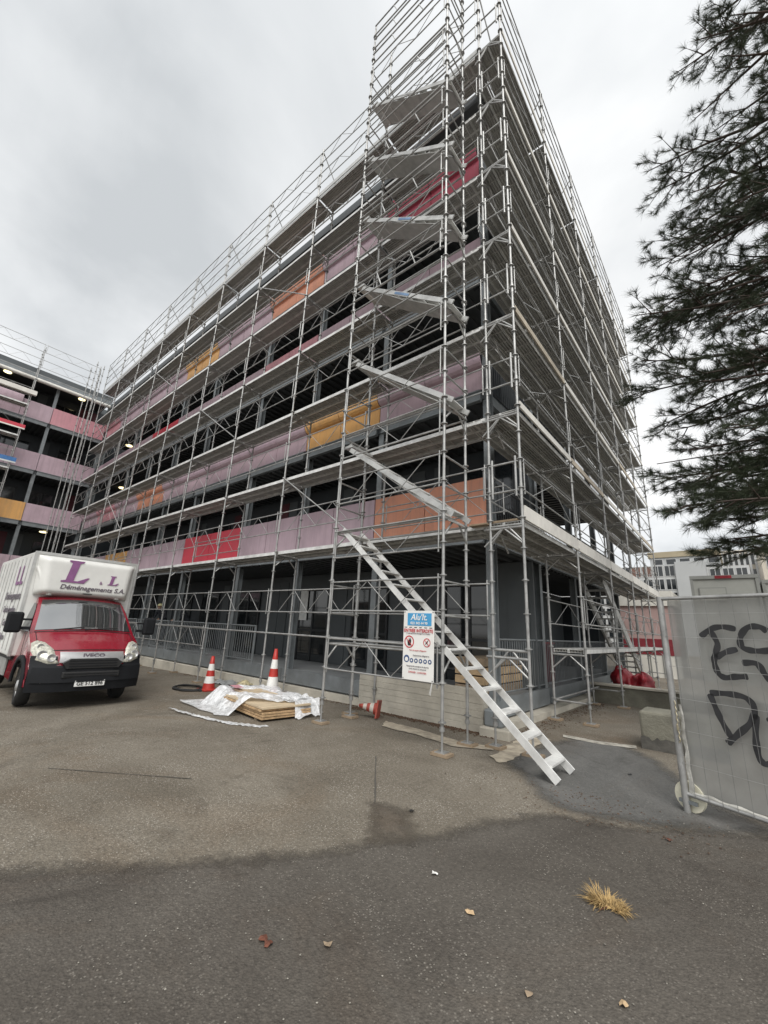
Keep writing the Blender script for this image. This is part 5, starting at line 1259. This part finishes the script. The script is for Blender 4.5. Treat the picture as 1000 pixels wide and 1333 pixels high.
def grow(p, d, L, r, lev, dens=1.0):
    n = max(3, int(L / .28)); pts = [p.copy()]; q = p.copy(); dd = d.normalized(); seg = L / n
    for i in range(n):
        wn = .045 if lev == 0 else .10; dd = (dd + Vector((rt.gauss(0, wn), rt.gauss(0, wn), rt.gauss(0, wn * .7) + (.0 if lev == 0 else .018)))).normalized(); q = q + dd * seg; pts.append(q.copy())
    for i in range(n): limbs.tube(pts[i], pts[i + 1], r * (1 - .85 * i / n), 5 if lev else 7, r * (1 - .85 * (i + 1) / n), cap=False)
    if lev >= 2:
        for i in range(1, n + 1): 
            tuft(pts[i], pts[i] - pts[i - 1], rt.uniform(.11, .165), int(20 * dens))
        tuft(pts[n], dd, .17, 18); return
    st_ = 0 if lev else int(n * .18)
    for i in range(max(1, st_), n):
        t = i / n
        for _ in range(2 if rt.random() < .8 else 1):
            side = dd.cross(Vector((0, 0, 1))).normalized() * rt.choice((-1, 1)); ax = (dd * rt.uniform(.55, .95) + side * rt.uniform(.4, .95) + Vector((0, 0, rt.uniform(-.42, .40)))).normalized()
            ln = L * (.34 if lev == 0 else .40) * (1 - .60 * t) * rt.uniform(.7, 1.2)
            if ln > .12: grow(pts[i], ax, max(.22, min(1.5 if lev == 0 else .55, ln)), r * .40 * (1 - .5 * t), lev + 1, dens)
    tuft(pts[n], dd, .2, 26)
def limb_to(px, py, depth, zoff, r=.06):
    """limb from the trunk to the point seen at a pixel at a chosen depth (y)"""
    tip = at_y(px, py, depth) - Vector((TX, TY, 0)); z0 = tip.z + zoff
    k = max(0, min(11.9, z0 / 17.5 * 12)); s_ = trunk[int(k)].lerp(trunk[int(k) + 1], k - int(k))
    d = tip - s_; grow(s_, d, d.length * 1.0, r, 0)
for px, py, dep, zo in [(955, 12, 8.2, -.6), (915, 60, 9.8, .6), (935, 110, 8.0, .5), (900, 262, 8.2, .7), (880, 410, 8.9, .2), (965, 450, 9.6, .2), (870, 485, 8.4, .3), (900, 525, 9.0, .1), (930, 600, 9.9, .3), (960, 620, 8.6, .2), (955, 665, 9.4, .1), (975, 700, 8.4, .1), (905, 590, 8.3, .1), (945, 625, 8.0, .2), (885, 615, 9.2, .0), (915, 665, 8.8, .1), (965, 585, 9.9, .2), (985, 655, 8.2, .1), (985, 280, 8.6, .2), (835, 505, 8.9, .1), (832, 440, 9.8, .4), (842, 262, 9.3, .6), (868, 335, 9.1, .5), (878, 90, 8.9, .5), (870, 560, 9.5, .1), (862, 640, 8.7, .2), (905, 715, 9.3, .2), (940, 705, 8.8, .2), (860, 300, 9.0, .5), (850, 385, 8.8, .4), (900, 92, 8.6, .3), (925, 160, 9.4, .1), (905, 165, 10.2, .6), (846, 252, 8.9, .9), (880, 285, 9.8, .4), (885, 325, 8.5, .6), (858, 352, 9.6, .8), (822, 398, 9.2, .7),
                        (842, 425, 10.3, .3), (830, 455, 8.7, .3), (815, 515, 9.4, .1), (850, 540, 10.0, .2), (884, 572, 8.8, -.2), (900, 640, 9.6, .2), (850, 648, 9.0, .1), (892, 688, 9.0, .3), (925, 680, 8.2, .4), (948, 560, 7.9, .3), (945, 250, 7.8, .5), (950, 400, 8.0, .4), (940, 480, 10.5, .2)]:
    limb_to(px, py, dep, zo)
    if rt.random() < .0: limb_to(px + rt.uniform(8, 60), py + rt.uniform(-28, 28), dep + rt.uniform(-.8, .8), zo, .045)
for i in range(16):   # the rest of the crown, outside the frame
    z = rt.uniform(4.5, 16.8); k = z / 17.5 * 12; s_ = trunk[int(k)].lerp(trunk[int(k) + 1], k - int(k)); a = rt.uniform(-1.2, 1.7); L = 3.6 * (1 - (z - 4) / 18)
    grow(s_, Vector((math.cos(a), math.sin(a), .1)), L, .055, 0, .8)
for i in range(7):
    s_ = trunk[12]; a = rt.uniform(0, 6.28); grow(s_ - Vector((0, 0, rt.uniform(0, 1.5))), Vector((math.cos(a), math.sin(a), .8)), 1.3, .035, 0, .8)
tip = at_y(855, 604, 9.0) - Vector((TX, TY, 0)); s_ = Vector((0.05, 0, tip.z - .35))
for i in range(8):
    t0, t1 = i / 8, (i + 1) / 8; f = lambda t: s_.lerp(tip, t) + Vector((0, 0, .25 * math.sin(t * math.pi) * .5)); limbs.tube(f(t0), f(t1), .028 * (1 - .7 * t0), 6, .028 * (1 - .7 * t1), cap=False)
o = put('branches', limbs.mesh('branches', M_BARK, False), pt)
o = put('needle_crown', nd.mesh('needle_crown', M_NEED, False), pt); o['kind'] = 'stuff'
print('TRIS needles', len(nd.f), 'limbs', len(limbs.f))
